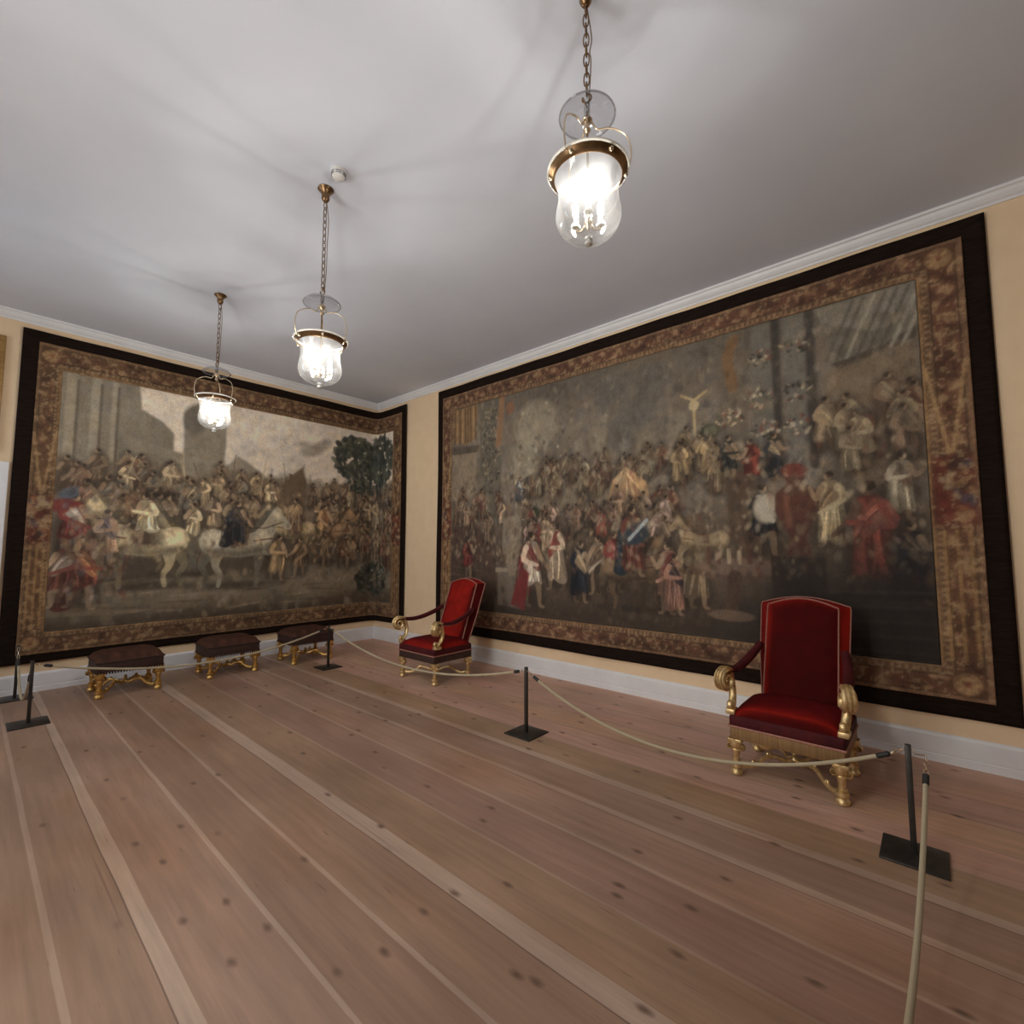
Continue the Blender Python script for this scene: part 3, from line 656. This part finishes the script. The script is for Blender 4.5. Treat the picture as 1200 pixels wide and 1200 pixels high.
    C.poly([(2.0, 1.1), (2.0, 1.9), (2.5, 1.85), (2.85, 1.55), (2.9, .8), (2.0, .8)], (88, 66, 54), .04)
    for q in range(5): C.stroke([(2.0, .82 + q * .11), (2.6, .80 + q * .1)], .008, (116, 92, 76), .015, .7)
    crowd(C, 2.1, 3.0, 1.55, 1.95, .40, 12, [(112, 84, 66), (140, 112, 88), (96, 60, 48), (150, 126, 98)], rnd)
    C.poly([(2.9, .78), (2.9, 1.22), (3.3, 1.22), (3.3, .75)], (112, 96, 82), .02); C.poly([(2.86, 1.2), (3.3, 1.22), (3.3, 1.26), (2.86, 1.26)], (142, 124, 104), .015)
    C.poly([(3.0, 1.9), (3.3, 1.95), (3.36, 1.2), (3.1, 1.15), (2.98, 1.5)], (130, 114, 96), .03)
    figure(C, 3.28, 2.06, .36, (66, 72, 80), (150, 150, 146), rnd=rnd); C.ell(3.52, 1.9, .10, .13, (62, 66, 46), 0, .03)
    figure(C, 2.36, 1.06, .62, (118, 40, 36), (96, 34, 30), rnd=rnd)
    crowd(C, 3.4, 5.5, 1.40, 1.72, .44, 40, [(140, 112, 88), (112, 84, 66), (156, 132, 104), (120, 56, 44), (96, 78, 64), (150, 122, 108)], rnd, .95)
    # front row
    figure(C, 3.86, 1.02, .82, (176, 150, 124), (132, 46, 40), rnd=rnd, face=-1); figure(C, 3.50, .80, .92, (186, 160, 138), (126, 48, 44), rnd=rnd, cloak=(126, 38, 40))
    C.poly([(3.3, 1.3), (3.12, .80), (3.36, .74), (3.44, 1.2)], (120, 36, 38), .02)
    figure(C, 4.18, .90, .70, (38, 42, 52), (150, 126, 96), rnd=rnd); figure(C, 4.40, 1.0, .66, (150, 130, 108), (108, 84, 66), rnd=rnd, face=-1)
    figure(C, 4.60, 1.04, .66, (122, 40, 40), (156, 80, 74), rnd=rnd); horse(C, 4.80, .86, .70, (120, 94, 68), 1, rnd)
    figure(C, 4.86, 1.22, .74, (110, 58, 46), (96, 74, 60), rnd=rnd, cloak=(46, 60, 74)); C.ell(4.88, 1.66, .16, .11, (54, 66, 78), .5, .03); C.stroke([(4.8, 1.6), (5.0, 1.8)], .018, (150, 160, 166))
    figure(C, 5.22, .86, .72, (168, 122, 102), (128, 52, 42), rnd=rnd, face=-1); figure(C, 5.28, .86, .60, (148, 104, 86), (46, 46, 60), rnd=rnd)
    figure(C, 5.50, .94, .68, (118, 98, 74), (140, 118, 88), rnd=rnd); horse(C, 5.56, 1.28, .5, (150, 126, 92), -1, rnd)
    # round table, tall vase on a block
    C.stroke([(5.95, 1.5), (5.92, 2.05)], .12, (92, 72, 56), .03); C.poly([(5.98, 1.72), (5.98, 2.02), (6.2, 2.04), (6.2, 1.74)], (140, 122, 98), .02)
    C.ell(5.9, 1.30, .42, .10, (104, 80, 66), 0, .02); C.ell(5.9, 1.34, .40, .08, (124, 98, 82), 0, .02); C.stroke([(5.85, 1.25), (5.8, .9)], .06, (92, 68, 54)); C.ell(5.8, .90, .2, .05, (120, 96, 78))
    for q in range(7): s = 5.62 + q * .09; C.stroke([(s, 1.38), (s, 1.38 + rnd.uniform(.06, .15))], .018, rnd.choice([(170, 146, 118), (104, 66, 52)]), .012)
    figure(C, 6.12, 1.42, .66, (36, 40, 50), (172, 160, 142), rnd=rnd); C.ell(6.12, 1.86, .10, .13, (168, 154, 134), 0, .03)
    C.poly([(6.15, .85), (6.15, 1.45), (6.55, 1.43), (6.55, .85)], (66, 52, 44), .02)
    C.lathe = None
    C.poly([(6.26, 1.44), (6.30, 1.60), (6.19, 1.82), (6.20, 1.98), (6.30, 2.06), (6.27, 2.12), (6.44, 2.12), (6.41, 2.06), (6.52, 1.98), (6.53, 1.82), (6.42, 1.60), (6.46, 1.44)], (100, 58, 44), .02)
    C.ell(6.35, 2.17, .10, .06, (124, 56, 42), 0, .02); C.stroke([(6.28, 1.95), (6.30, 1.70)], .022, (138, 84, 62), .03, .7)
    figure(C, 6.60, 1.52, .62, (160, 140, 104), (140, 110, 78), rnd=rnd, face=-1)
    figure(C, 7.04, 1.72, .52, (160, 146, 122), (120, 96, 76), rnd=rnd)
    figure(C, 6.86, 1.12, .92, (128, 58, 46), (150, 80, 60), skin=(104, 78, 60), rnd=rnd, face=-1); figure(C, 7.08, 1.10, .62, (30, 36, 48), (110, 90, 72), rnd=rnd)
    for q in range(5): z = 1.16 - q * .11; C.stroke([(6.58, z), (7.2, z + .02)], .014, (104, 86, 74), .02, .8); C.stroke([(6.58, z - .03), (7.2, z - .01)], .018, (46, 36, 32), .02, .8)
    dabs(C, 2.0, 7.2, 1.25, 2.5, 2300, pale + [(110, 50, 42), (56, 56, 66), (166, 146, 118), (72, 56, 46)], .06); dabs(C, 2.0, 7.2, 2.4, 3.5, 700, [(126, 112, 94), (92, 80, 70), (140, 124, 102)], .08, .4)
    dabs(C, 2.0, 5.6, .7, 1.25, 260, [(84, 68, 56), (60, 48, 40), (100, 82, 66)], .08, .4)
    C.blend(np.clip((S - 5.6) * .9, 0, .75) * np.clip((1.75 - Z) * 1.6, 0, 1), (34, 27, 24))  # lower right: woven darks, with light falloff painted over them here and below
    C.blend(np.clip((S - 6.2) * .6, 0, .35) * np.clip((2.6 - Z) * .8, 0, 1), (56, 44, 38))
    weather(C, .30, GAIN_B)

RC = .14
def surf_left(S, off):
    """s runs along the left wall to the corner, then onto the right wall round a soft bend"""
    L = 4.39; a = L - RC; bend = RC * PI / 2; off = off * np.ones_like(S)
    th = np.clip((S - a) / RC, 0, PI / 2); r = RC - off
    X = np.where(S < a, off, np.where(S > a + bend, RC + (S - a - bend), RC - r * np.cos(th)))
    Y = np.where(S < a, -L + S, np.where(S > a + bend, -off, -RC + r * np.sin(th)))
    return X, Y
def surf_right(S, off): return S, -off * np.ones_like(S)
K = 2 * RC - RC * PI / 2      # metres saved by cutting the corner
E1 = 4.39 + .855 - K
tapestry('tapestry', 'tapestry of mounted riders under a pale sky, folded round the room corner', (0.005, E1), (.305, 3.865), (.335, E1 - .35, .615, 3.475), (.135, E1 - .115, .395, 3.745),
         paint_procession, surf_left, (144, 108, 70), (106, 70, 46), GAIN_F, 21, 1.75)
tapestry('tapestry', 'wide tapestry of a festive crowd with columns and red figures, behind both red armchairs', (1.655, 7.60), (.33, 3.885), (1.99, 7.21, .68, 3.53), (1.775, 7.475, .455, 3.755),
         paint_festival, surf_right, (148, 110, 78), (104, 64, 46), GAIN_F, 33, 1.85)

# ------------------------------------------------------------------ lanterns
def arc(c, r, a0, a1, n, plane='xz'):
    out = []
    for i in range(n + 1):
        a = a0 + (a1 - a0) * i / n; u, v = r * math.cos(a), r * math.sin(a)
        out.append((c[0] + u, c[1], c[2] + v) if plane == 'xz' else (c[0] + u, c[1] + v, c[2]))
    return out
def make_lantern(loc, label, hang, bulb):
    """origin at the ceiling; hang = metres from ceiling to the tip of the glass finial"""
    t = thing('pendant_lantern', label, 'lantern', loc, .35, 'glass bell lanterns hanging in a row'); z0 = -hang
    # ceiling cup
    MB().lathe([(.052, 0), (.054, -.006), (.048, -.014), (.030, -.030), (.026, -.055), (.028, -.072), (.018, -.090), (.008, -.098)], seg=20).build('ceiling_cup', M['brass'], t)
    # chain of oval links
    ztop, zbot = -.095, z0 + .70; n = int((ztop - zbot) / .046); step = (ztop - zbot) / n; ch = MB()
    for i in range(n):
        zc = ztop - (i + .5) * step; h = step * .66; w = .0125; pts = []
        for k in range(14):
            a = 2 * PI * k / 14; u = w * math.cos(a); v = h * math.sin(a) if abs(math.sin(a)) < .7 else h * math.copysign(.55 + .45 * abs(math.sin(a)), math.sin(a))
            pts.append((u, 0, zc + v) if i % 2 else (0, u, zc + v))
        ch.tube(pts, .0032, 6, closed=True)
    ch.build('chain', M['brass'], t)
    MB().tube(spline([(.004, .01, ztop), (.022, .012, ztop - .15), (.012, .016, (ztop + zbot) / 2), (.018, .01, zbot + .15), (.004, .006, z0 + .62)], 8), .0026, 6).build('cable', M['brass'], t)
    hk = MB().tube([(.0, 0, zbot + .02)] + arc((0, 0, zbot - .018), .02, PI * .45, -PI * 1.15, 14) + [(0, 0, z0 + .64)], .0042, 8); hk.build('hook', M['brass'], t)
    # smoke bell
    zs = z0 + .625
    sb = MB().lathe([(.010, .022), (.03, .020), (.07, .010), (.10, -.004), (.117, -.020), (.121, -.030)], (0, 0, zs), 40, True)
    sb.lathe([(.118, -.026), (.123, -.026), (.125, -.031), (.122, -.035), (.118, -.033), (.118, -.026)], (0, 0, zs), 40, True)
    sb.lathe([(.014, .03), (.014, -.03), (.022, -.045), (.010, -.07)], (0, 0, zs), 12)
    o = sb.build('smoke_bell', M['smoke'], t)
    # stem and collar
    MB().lathe([(.005, .62), (.005, .10)], (0, 0, z0), 10).build('stem', M['brass'], t)
    cl = MB().lathe([(.006, .60), (.020, .585), (.024, .575), (.014, .562), (.010, .545), (.016, .530), (.006, .515)], (0, 0, z0), 14); cl.build('collar', M['brasslite'], t)
    # three hoops from the rim to the collar
    for k in range(3):
        a = k * 2 * PI / 3 + .2; pts = [(.168, .322), (.180, .36), (.184, .41), (.170, .475), (.130, .512), (.088, .530), (.050, .528), (.034, .540), (.022, .565), (.010, .580)]
        MB().tube(spline([(r * math.cos(a), r * math.sin(a), z0 + z) for r, z in pts], 5), .0038, 8).build('hoop', M['brasslite'], t)
    # rim ring with a wide brass gallery
    rg = MB().lathe([(.165, .336), (.170, .330), (.160, .318), (.150, .306), (.145, .304), (.143, .308), (.152, .320), (.162, .332), (.165, .336)], (0, 0, z0), 48, True)
    rim = rg.build('rim', M['brass'], t)
    MB().lathe([(.163, .334), (.172, .331), (.177, .335), (.177, .341), (.170, .344), (.162, .341), (.163, .334)], (0, 0, z0), 48, True).build('rim_lip', M['lip'], rim)
    for k in range(6):
        a = k * PI / 3 + .3; MB().lathe([(.002, .012), (.009, .006), (.010, 0), (.009, -.006), (.002, -.012)], (.163 * math.cos(a), .163 * math.sin(a), z0 + .319), 8).build('stud', M['brasslite'], rim)
    # glass bell
    pr = [(.150, .312), (.142, .298), (.133, .270), (.128, .240), (.128, .212), (.133, .180), (.139, .150), (.140, .125), (.134, .100), (.121, .076), (.100, .056), (.072, .043), (.040, .036), (.016, .034)]
    MB().lathe(pr, (0, 0, z0), 48, True).build('glass_bell', M['glass'], t)
    MB().lathe([(.016, .040), (.017, .030), (.010, .025), (.018, .016), (.017, .006), (.006, 0)], (0, 0, z0), 16).build('glass_finial', M['knob'], t)
    # candle cluster
    cn = MB().lathe([(.004, .16), (.012, .15), (.016, .135), (.010, .12), (.020, .105), (.014, .09), (.005, .075)], (0, 0, z0), 14)
    cl = cn.build('candle_hub', M['brasslite'], t)
    for k in range(3):
        a = k * 2 * PI / 3 + .75; R = .062; ca, sa = math.cos(a), math.sin(a)
        MB().tube(spline([(r * ca, r * sa, z0 + z) for r, z in ((.010, .105), (.032, .085), (.056, .090), (R, .112))], 5), .004, 8).build('candle_arm', M['brasslite'], t)
        c = MB().lathe([(.018, .108), (.019, .114), (.011, .118), (.0105, .150), (.008, .152)], (R * ca, R * sa, z0), 12).build('candle', M['candle'], t)
        MB().lathe([(.006, .152), (.0105, .162), (.0125, .179), (.0115, .200), (.007, .223), (.0012, .241)], (R * ca, R * sa, z0), 14).build('bulb', bulb, c)
    return t
make_lantern((2.006, -3.128, HC), 'smallest looking glass bell lantern, leftmost, hanging before the left tapestry', HC - 2.632, M['bulb'])
make_lantern((4.131, -3.133, HC), 'middle glass bell lantern on a long chain, its cup beside the smoke detector', HC - 2.586, M['bulb'])
make_lantern((6.166, -2.967, HC), 'largest looking glass bell lantern, rightmost, near the top edge of the photo', HC - 2.798, M['bulb'])

sd = thing('smoke_detector', 'white round smoke detector on the ceiling beside the middle lantern', 'smoke detector', (4.355, -3.159, HC))
MB().lathe([(.050, 0), (.052, -.012), (.048, -.020)], seg=28).build('base', M['plastic'], sd)
MB().lathe([(.044, -.020), (.045, -.034), (.040, -.050), (.030, -.056)], seg=28).build('body', M['plastic'], sd)
sl = MB()
for zc in (-.028, -.040):
    for k in range(6):
        a = k * PI / 3; p = arc((0, 0, zc), .0450, a + .12, a + .92, 6, 'xy'); sl.sweep(p, .0022, .0022, (0, 0, 1), 6)
sl.build('vent_slots', M['black'], sd)

# ------------------------------------------------------------------ armchairs
def spiral(c, r0, r1, a0, turns, n, ax):
    """in the vertical plane spanned by unit horizontal vector ax and z"""
    out = []
    for i in range(n + 1):
        u = i / n; a = a0 + turns * 2 * PI * u; r = r0 + (r1 - r0) * u
        out.append((c[0] + ax[0] * r * math.cos(a), c[1] + ax[1] * r * math.cos(a), c[2] + r * math.sin(a)))
    return out
def carved_leg(h, r=.037, dx=(1, 0)):
    """gilt baluster: volute capital, tapering shaft, ringed block, bun toe"""
    m = MB(); k = h / .235
    m.lathe([(r * .75, 0), (r * 1.0, .006), (r * 1.05, .020 * k), (r * .85, .034 * k), (r * .60, .042 * k), (r * .95, .050 * k), (r * .95, .072 * k), (r * .62, .078 * k), (r * .80, .086 * k), (r * .48, .094 * k),
             (r * .58, .125 * k), (r * .74, .160 * k), (r * .60, .168 * k), (r * .95, .180 * k), (r * 1.05, .20 * k), (r * 1.05, h)], seg=12)
    for sx in (-1, 1):
        p = spiral((sx * r * .95, 0, .176 * k), .020, .004, PI / 2 if sx > 0 else PI / 2, -1.4 * sx, 22, (1, 0))
        m.sweep(p, [.020] * len(p), lerp_list([.007, .004], len(p)), (0, 1, 0), 8)
    m.box(-r * 1.15, r * 1.15, -r * 1.0, r * 1.0, h - .022, h, .004)
    return m
def stretcher(m, legs, zc):
    for (x, y) in legs:
        L = math.hypot(x, y); ux, uy = x / L, y / L; R = lambda d, z: (ux * d, uy * d, z)
        pts = spline([R(L - .015, .062), R(L * .80, .050), R(L * .62, .072), R(L * .48, .112), R(L * .30, .108), R(L * .14, .085), R(.0, zc)], 5)
        m.sweep(pts, lerp_list([.015, .017, .013, .018, .013, .016, .018], len(pts)), lerp_list([.011, .013, .010, .014, .010, .012, .014], len(pts)), (0, 0, 1), 8)
        for d, z in ((L * .70, .060), (L * .44, .112)):
            p = spiral(R(d, z + .016), .016, .003, -PI / 2, 1.2, 14, (ux, uy)); m.sweep(p, lerp_list([.010, .006], len(p)), .005, (-uy, ux, 0), 6)
    m.lathe([(.012, zc - .02), (.026, zc - .005), (.020, zc + .012), (.010, zc + .022), (.018, zc + .034), (.012, zc + .05), (.002, zc + .062)], seg=12)
    return m

def make_armchair(loc, label, valance):
    t = thing('armchair', label, 'armchair', loc, 0, 'red velvet gilt armchairs'); FX, FY = .295, .25; H = .235
    for sx in (-1, 1):
        for sy in (-1, 1):
            l = carved_leg(H).build('leg', M['goldpale'], t); l.location = (sx * FX, sy * FY, 0)
    stretcher(MB(), [(sx * FX, sy * FY) for sx in (-1, 1) for sy in (-1, 1)], .10).build('stretcher', M['goldpale'], t)
    # seat frame hung with a valance, box seat, domed cushion
    v = MB().box(-.322, .322, -.285, .285, H, .318, .006)
    v.build('valance', valance, t)
    MB().box(-.325, .325, -.288, .285, .316, .388, .014, 3).build('seat_box', M['velvetdark'], t)
    br = MB()
    for z in (.318,):
        br.sweep([(-.329, -.292, z), (.329, -.292, z), (.329, .288, z), (-.329, .288, z)], .007, .004, (0, 0, 1), 8, closed=True)
    br.build('seat_braid', M['braid'], t)
    bm = bmesh.new(); bmesh.ops.create_grid(bm, x_segments=20, y_segments=18, size=.5); vs = []
    def dome(co):
        u, w = co.x * 2, co.y * 2; q = (1 - abs(u) ** 4) * (1 - abs(w) ** 4)
        return Vector((co.x * .635, co.y * .555, .384 + .080 * max(q, 0) ** .55))
    MB().bm(bm, dome).build('seat_cushion', M['velvet'], t)
    # raked back, arched top
    z0, z1, yb = .37, 1.075, .205; rake = .36; TH = .080
    def sk(x, y, z): return (x, yb + y + (z - z0) * rake, z)
    HW = .236
    out = [(-HW, z0), (-HW, .7), (-HW, z1 - .02), (-HW + .004, z1), (-HW + .02, z1 + .004)]
    out += [(-.216 + .432 * i / 16, z1 + .004 + .050 * math.sin(PI * i / 16) ** .9) for i in range(1, 16)]
    out += [(HW - .02, z1 + .004), (HW - .004, z1), (HW, z1 - .02), (HW, .7), (HW, z0)]
    flare = lambda x, z: x * (1 + .25 * min(1, max(.35, (z - z0) / .4)))
    n = len(out); fr = [sk(x, 0, z) for x, z in out]; bk = [sk(flare(x, z), TH, z) for x, z in out]
    cf = []  # padded front
    inset = [sk(x * .93, -.014, z0 + (z - z0) * .965 + .01) for x, z in out]; inset2 = [sk(x * .7, -.024, z0 + (z - z0) * .82 + .05) for x, z in out]
    vv = bk + fr + inset + inset2; ff = []
    for L in range(3):
        for i in range(n): j = (i + 1) % n; ff.append((L * n + i, L * n + j, (L + 1) * n + j, (L + 1) * n + i))
    ff.append(tuple(range(3 * n, 4 * n))); ff.append(tuple(reversed(range(n))))
    MB().add(vv, ff).build('backrest', M['velvet'], t)
    b = MB()
    edge = [sk(x * .985, -.004, z0 + (z - z0) * .992 + .003) for x, z in out]
    b.sweep(edge, .011, .006, (0, 1, 0), 8)
    b2 = [sk(flare(x, z) * 1.008, TH * .98, z + .003) for x, z in out]; b.sweep(b2, .008, .005, (0, 1, 0), 8)
    b.build('back_braid', M['braid'], t)
    # arms
    for sx in (-1, 1):
        a = [(sx * .272, .34, .775), (sx * .292, .24, .725), (sx * .312, .10, .680), (sx * .326, -.04, .655), (sx * .334, -.16, .658), (sx * .340, -.225, .672)]
        p = spline(a, 6)
        ar = MB().sweep(p, lerp_list([.026, .032, .034, .030], len(p)), lerp_list([.024, .026, .024, .020], len(p)), (1, 0, 0), 12).build('armrest', M['velvetdark'], t)
        q = [(v_[0] * 1.075, v_[1], v_[2] - .012) for v_ in p]
        MB().sweep(q, .005, .007, (1, 0, 0), 6).build('arm_braid', M['braid'], ar)
        ax = (sx * .34 / 1.0, -.94); ln = math.hypot(*ax); ax = (ax[0] / ln, ax[1] / ln)
        g = MB(); c0 = (sx * .345, -.275, .614)
        # acanthus scroll: over the top, forward and curling under
        pts = [(sx * .338, -.200, .668), (sx * .341, -.235, .680)] + spiral(c0, .068, .014, PI * .62, -1.45, 34, ax)
        side = (-ax[1], ax[0], 0)
        g.sweep(pts, lerp_list([.032, .040, .042, .036, .024], len(pts)), lerp_list([.018, .018, .015, .010], len(pts)), side, 12)
        for dlt in (-.022, 0, .022):     # ridges of the leaf
            r_ = [(x + side[0] * dlt, y + side[1] * dlt, z) for x, y, z in spiral(c0, .085, .068, PI * .66, -.62, 18, ax)]
            g.sweep(r_, lerp_list([.004, .008, .006], len(r_)), .005, side, 6)
        g.lathe([(.002, -.034), (.012, -.030), (.013, .030), (.002, .034)], seg=10) if False else None
        # curved post down to the seat rail, small volute and plinth at its foot
        post = spline([(sx * .338, -.205, .655), (sx * .336, -.185, .600), (sx * .330, -.175, .540), (sx * .325, -.190, .480), (sx * .320, -.225, .440), (sx * .318, -.250, .425)], 6)
        g.sweep(post, lerp_list([.028, .027, .025, .026, .026], len(post)), lerp_list([.020, .018, .017, .016, .015], len(post)), (1, 0, 0), 10)
        s2 = spiral((sx * .318, -.262, .452), .026, .006, -PI / 2, 1.15, 20, (0, -1)); g.sweep(s2, lerp_list([.020, .016], len(s2)), lerp_list([.010, .006], len(s2)), (1, 0, 0), 10)
        g.box(sx * .318 - .030, sx * .318 + .030, -.283, -.195, .388, .424, .008)
        g.build('arm_scroll', M['goldpale'], t)
    return t
make_armchair((2.705, -.905, 0), 'red velvet armchair with dark maroon valance, nearest the room corner', M['fringe'])
make_armchair((6.440, -.905, 0), 'red velvet armchair with bronze valance, nearest the right end rope stand', M['goldfringe'])

# ------------------------------------------------------------------ stools
def make_stool(loc, label):
    t = thing('footstool', label, 'stool', loc, 0, 'brown velvet gilt stools along the left wall'); FX, FY, H = .205, .245, .250
    for sx in (-1, 1):
        for sy in (-1, 1):
            l = carved_leg(H, .038).build('leg', M['gold'], t); l.location = (sx * FX, sy * FY, 0); l.rotation_euler = (0, 0, PI / 2)
    stretcher(MB(), [(sx * FX, sy * FY) for sx in (-1, 1) for sy in (-1, 1)], .10).build('stretcher', M['gold'], t)
    v = MB().box(-.240, .240, -.280, .280, H + .005, .360, .010)
    for k in range(24):
        y = -.268 + k * .0233
        for x in (-.238, .238): v.lathe([(.010, .012), (.009, -.010), (.003, -.018)], (x, y, H + .005), 6)
    for k in range(20):
        x = -.225 + k * .0237
        for y in (-.278, .278): v.lathe([(.010, .012), (.009, -.010), (.003, -.018)], (x, y, H + .005), 6)
    v.build('fringe', M['fringe'], t)
    bm = bmesh.new(); bmesh.ops.create_grid(bm, x_segments=16, y_segments=18, size=.5)
    def dome(co):
        u, w = co.x * 2, co.y * 2; q = max((1 - abs(u) ** 5) * (1 - abs(w) ** 5), 0)
        return Vector((co.x * .495, co.y * .575, .350 + .088 * q ** .45))
    MB().bm(bm, dome).build('cushion', M['stool'], t)
    MB().sweep([(-.246, -.286, .355), (.246, -.286, .355), (.246, .286, .355), (-.246, .286, .355)], .008, .005, (0, 0, 1), 8, closed=True).build('piping', M['fringe'], t)
    return t
s1 = make_stool((.635, -3.445, 0), 'brown velvet stool on gilt legs nearest the left edge of the photo')
dup(s1, (.625, -2.455, 0), 'brown velvet stool on gilt legs, middle of the row of three')
dup(s1, (.665, -1.500, 0), 'brown velvet stool on gilt legs behind a rope stand, nearest the room corner')

# ------------------------------------------------------------------ rope barrier
def make_stand(loc, label):
    t = thing('rope_stand', label, 'rope stand', loc, 0, 'low dark metal rope stands')
    MB().box(-.13, .13, -.13, .13, .0005, .011, .003).build('base_plate', M['iron'], t)
    MB().box(-.0125, .0125, -.0125, .0125, .010, .530, .003).build('pole', M['iron'], t)
    return t
ST = [(.20, -4.245), (1.285, -4.215), (1.345, -1.525), (4.634, -1.545), (7.066, -1.500), (7.05, -3.92)]
LB = ['dark metal rope stand closest to the left wall, partly cut by the photo edge', 'dark metal rope stand in front of the left tapestry edge, left of the stools',
      'dark metal rope stand in front of the stool nearest the corner', 'dark metal rope stand alone mid floor between the two armchairs',
      'dark metal rope stand at the right, beside the bronze valanced armchair', 'dark metal rope stand nearest the camera, holding the end of the right hand rope']
p0 = make_stand((*ST[0], 0), LB[0])
for q, l in zip(ST[1:], LB[1:]): dup(p0, (*q, 0), l)

def make_rope(a, b, sag, label, swing=None):
    A = Vector((*a, .505)); B = Vector((*b, .505))
    if swing: A = Vector((*swing, .490))
    d = (B - A); L = d.length; u = d.normalized()
    root = thing('barrier_rope', label, 'rope', tuple((A + B) / 2 - Vector((0, 0, sag))), 0, 'cream barrier ropes'); org = Vector(root.location)
    def pt(s): s = max(0, min(1, s)); return A + d * s - Vector((0, 0, 4 * sag * s * (1 - s))) - org
    e0 = .115 / L; n = 64; P = [pt(e0 + (1 - 2 * e0) * i / n) for i in range(n + 1)]
    m = MB().tube(P, .0105, 10); o = m.build('cord', M['rope'], root)
    uv = o.data.uv_layers.new(name='UVMap'); seg = 10
    co = {}
    for i in range(n + 1):
        for k in range(seg): co[i * seg + k] = (k / seg, i * L / n * 6)
    for lp in o.data.loops: uv.data[lp.index].uv = co.get(lp.vertex_index, (0, 0))
    for s0, sg in ((0, 1), (1, -1)):
        f0, f1 = pt(s0 + sg * .072 / L), pt(s0 + sg * .128 / L)
        MB().sweep([f0, f0.lerp(f1, .12), f0.lerp(f1, .85), f1], [.006, .0135, .0135, .011], [.006, .0135, .0135, .011], None, 10).build('ferrule', M['black'], root)
        # little chain of rings up to the post
        st = pt(s0) + Vector((u.x, u.y, 0)) * sg * .014; hk = MB(); prev = st
        for k in range(3):
            c = st.lerp(f0, (k + .5) / 3); ax = (f0 - st).normalized(); nr = Vector((0, 0, 1)) if k % 2 else Vector((-u.y, u.x, 0)); nr = (nr - ax * nr.dot(ax)).normalized()
            ll = (f0 - st).length / 3 * .68
            hk.tube([c + ax * ll * math.cos(q * PI / 6) + nr * .009 * math.sin(q * PI / 6) for q in range(12)], .0024, 6, closed=True)
        if swing and sg == 1:      # the hook stands out sideways from the post
            q0 = Vector((a[0] + .0135, a[1], .512)) - org; q1 = st + Vector((0, 0, .004))
            hk.tube(spline([q0, q0.lerp(q1, .3) - Vector((0, 0, .010)), q0.lerp(q1, .75) + Vector((.008, 0, .010)), q1], 6), .0030, 6)
        hk.build('hook', M['brasslite'], root)
    return root
make_rope(ST[0], ST[1], .40, 'short slack cream rope at the far left, hanging in a deep V')
make_rope(ST[1], ST[2], .215, 'cream rope running in front of the three stools')
make_rope(ST[2], ST[3], .240, 'cream rope hanging in front of the armchair nearest the corner')
make_rope(ST[3], ST[4], .325, 'cream rope hanging in front of the armchair with bronze valance')
make_rope(ST[4], ST[5], .36, 'cream rope coming straight towards the camera at the right', (7.135, -1.55))

# ------------------------------------------------------------------ light
def area(name, loc, size, energy, color, rot):
    l = bpy.data.lights.new(name, 'AREA'); l.shape = 'RECTANGLE'; l.size, l.size_y = size; l.energy = energy; l.color = color
    o = bpy.data.objects.new(name, l); COL.objects.link(o); o.location = loc; o.rotation_euler = rot; return o
for (a, b), e, c in zip(WIN, (50, 125, 10), ((.80, .89, 1), (1, .95, .90), (1, .95, .90))):  # left one inferred from the bluish ceiling; other two are added fill
    area('daylight_fill', ((a + b) / 2, YB - .5, (WZ0 + WZ1) / 2), (b - a, WZ1 - WZ0), e, c, (PI / 2, 0, 0))
w = bpy.data.worlds.new('World'); SC.world = w; w.use_nodes = True
w.node_tree.nodes['Background'].inputs[0].default_value = (.62, .72, .9, 1); w.node_tree.nodes['Background'].inputs[1].default_value = .25

# ------------------------------------------------------------------ camera
cam = bpy.data.cameras.new('Camera'); co = bpy.data.objects.new('Camera', cam); COL.objects.link(co)
cam.sensor_fit = 'HORIZONTAL'; cam.sensor_width = 36; cam.lens = 36 * 561.86 / 1200; cam.clip_start = .02
yaw, pitch, roll = .7211, .0773, .0004
cy, sy, cp, sp = math.cos(yaw), math.sin(yaw), math.cos(pitch), math.sin(pitch)
fwd = Vector((-sy * cp, cy * cp, sp)); right = Vector((cy, sy, 0)); up = right.cross(fwd)
r2 = right * math.cos(roll) + up * math.sin(roll); u2 = up * math.cos(roll) - right * math.sin(roll)
mw = Matrix((r2, u2, -fwd)).transposed().to_4x4(); mw.translation = Vector((7.2166, -4.6607, 1.5)); co.matrix_world = mw
SC.camera = co

vs = SC.view_settings; vs.view_transform = 'Standard'; vs.look = 'None'; vs.gamma = 1; vs.use_curve_mapping = False; vs.exposure = 0.08
SC.cycles.sample_clamp_indirect = 4.0
SC.cycles.caustics_reflective = False; SC.cycles.caustics_refractive = False
SC.cycles.max_bounces = 8; SC.cycles.transparent_max_bounces = 24
SC.cycles.use_denoising = True
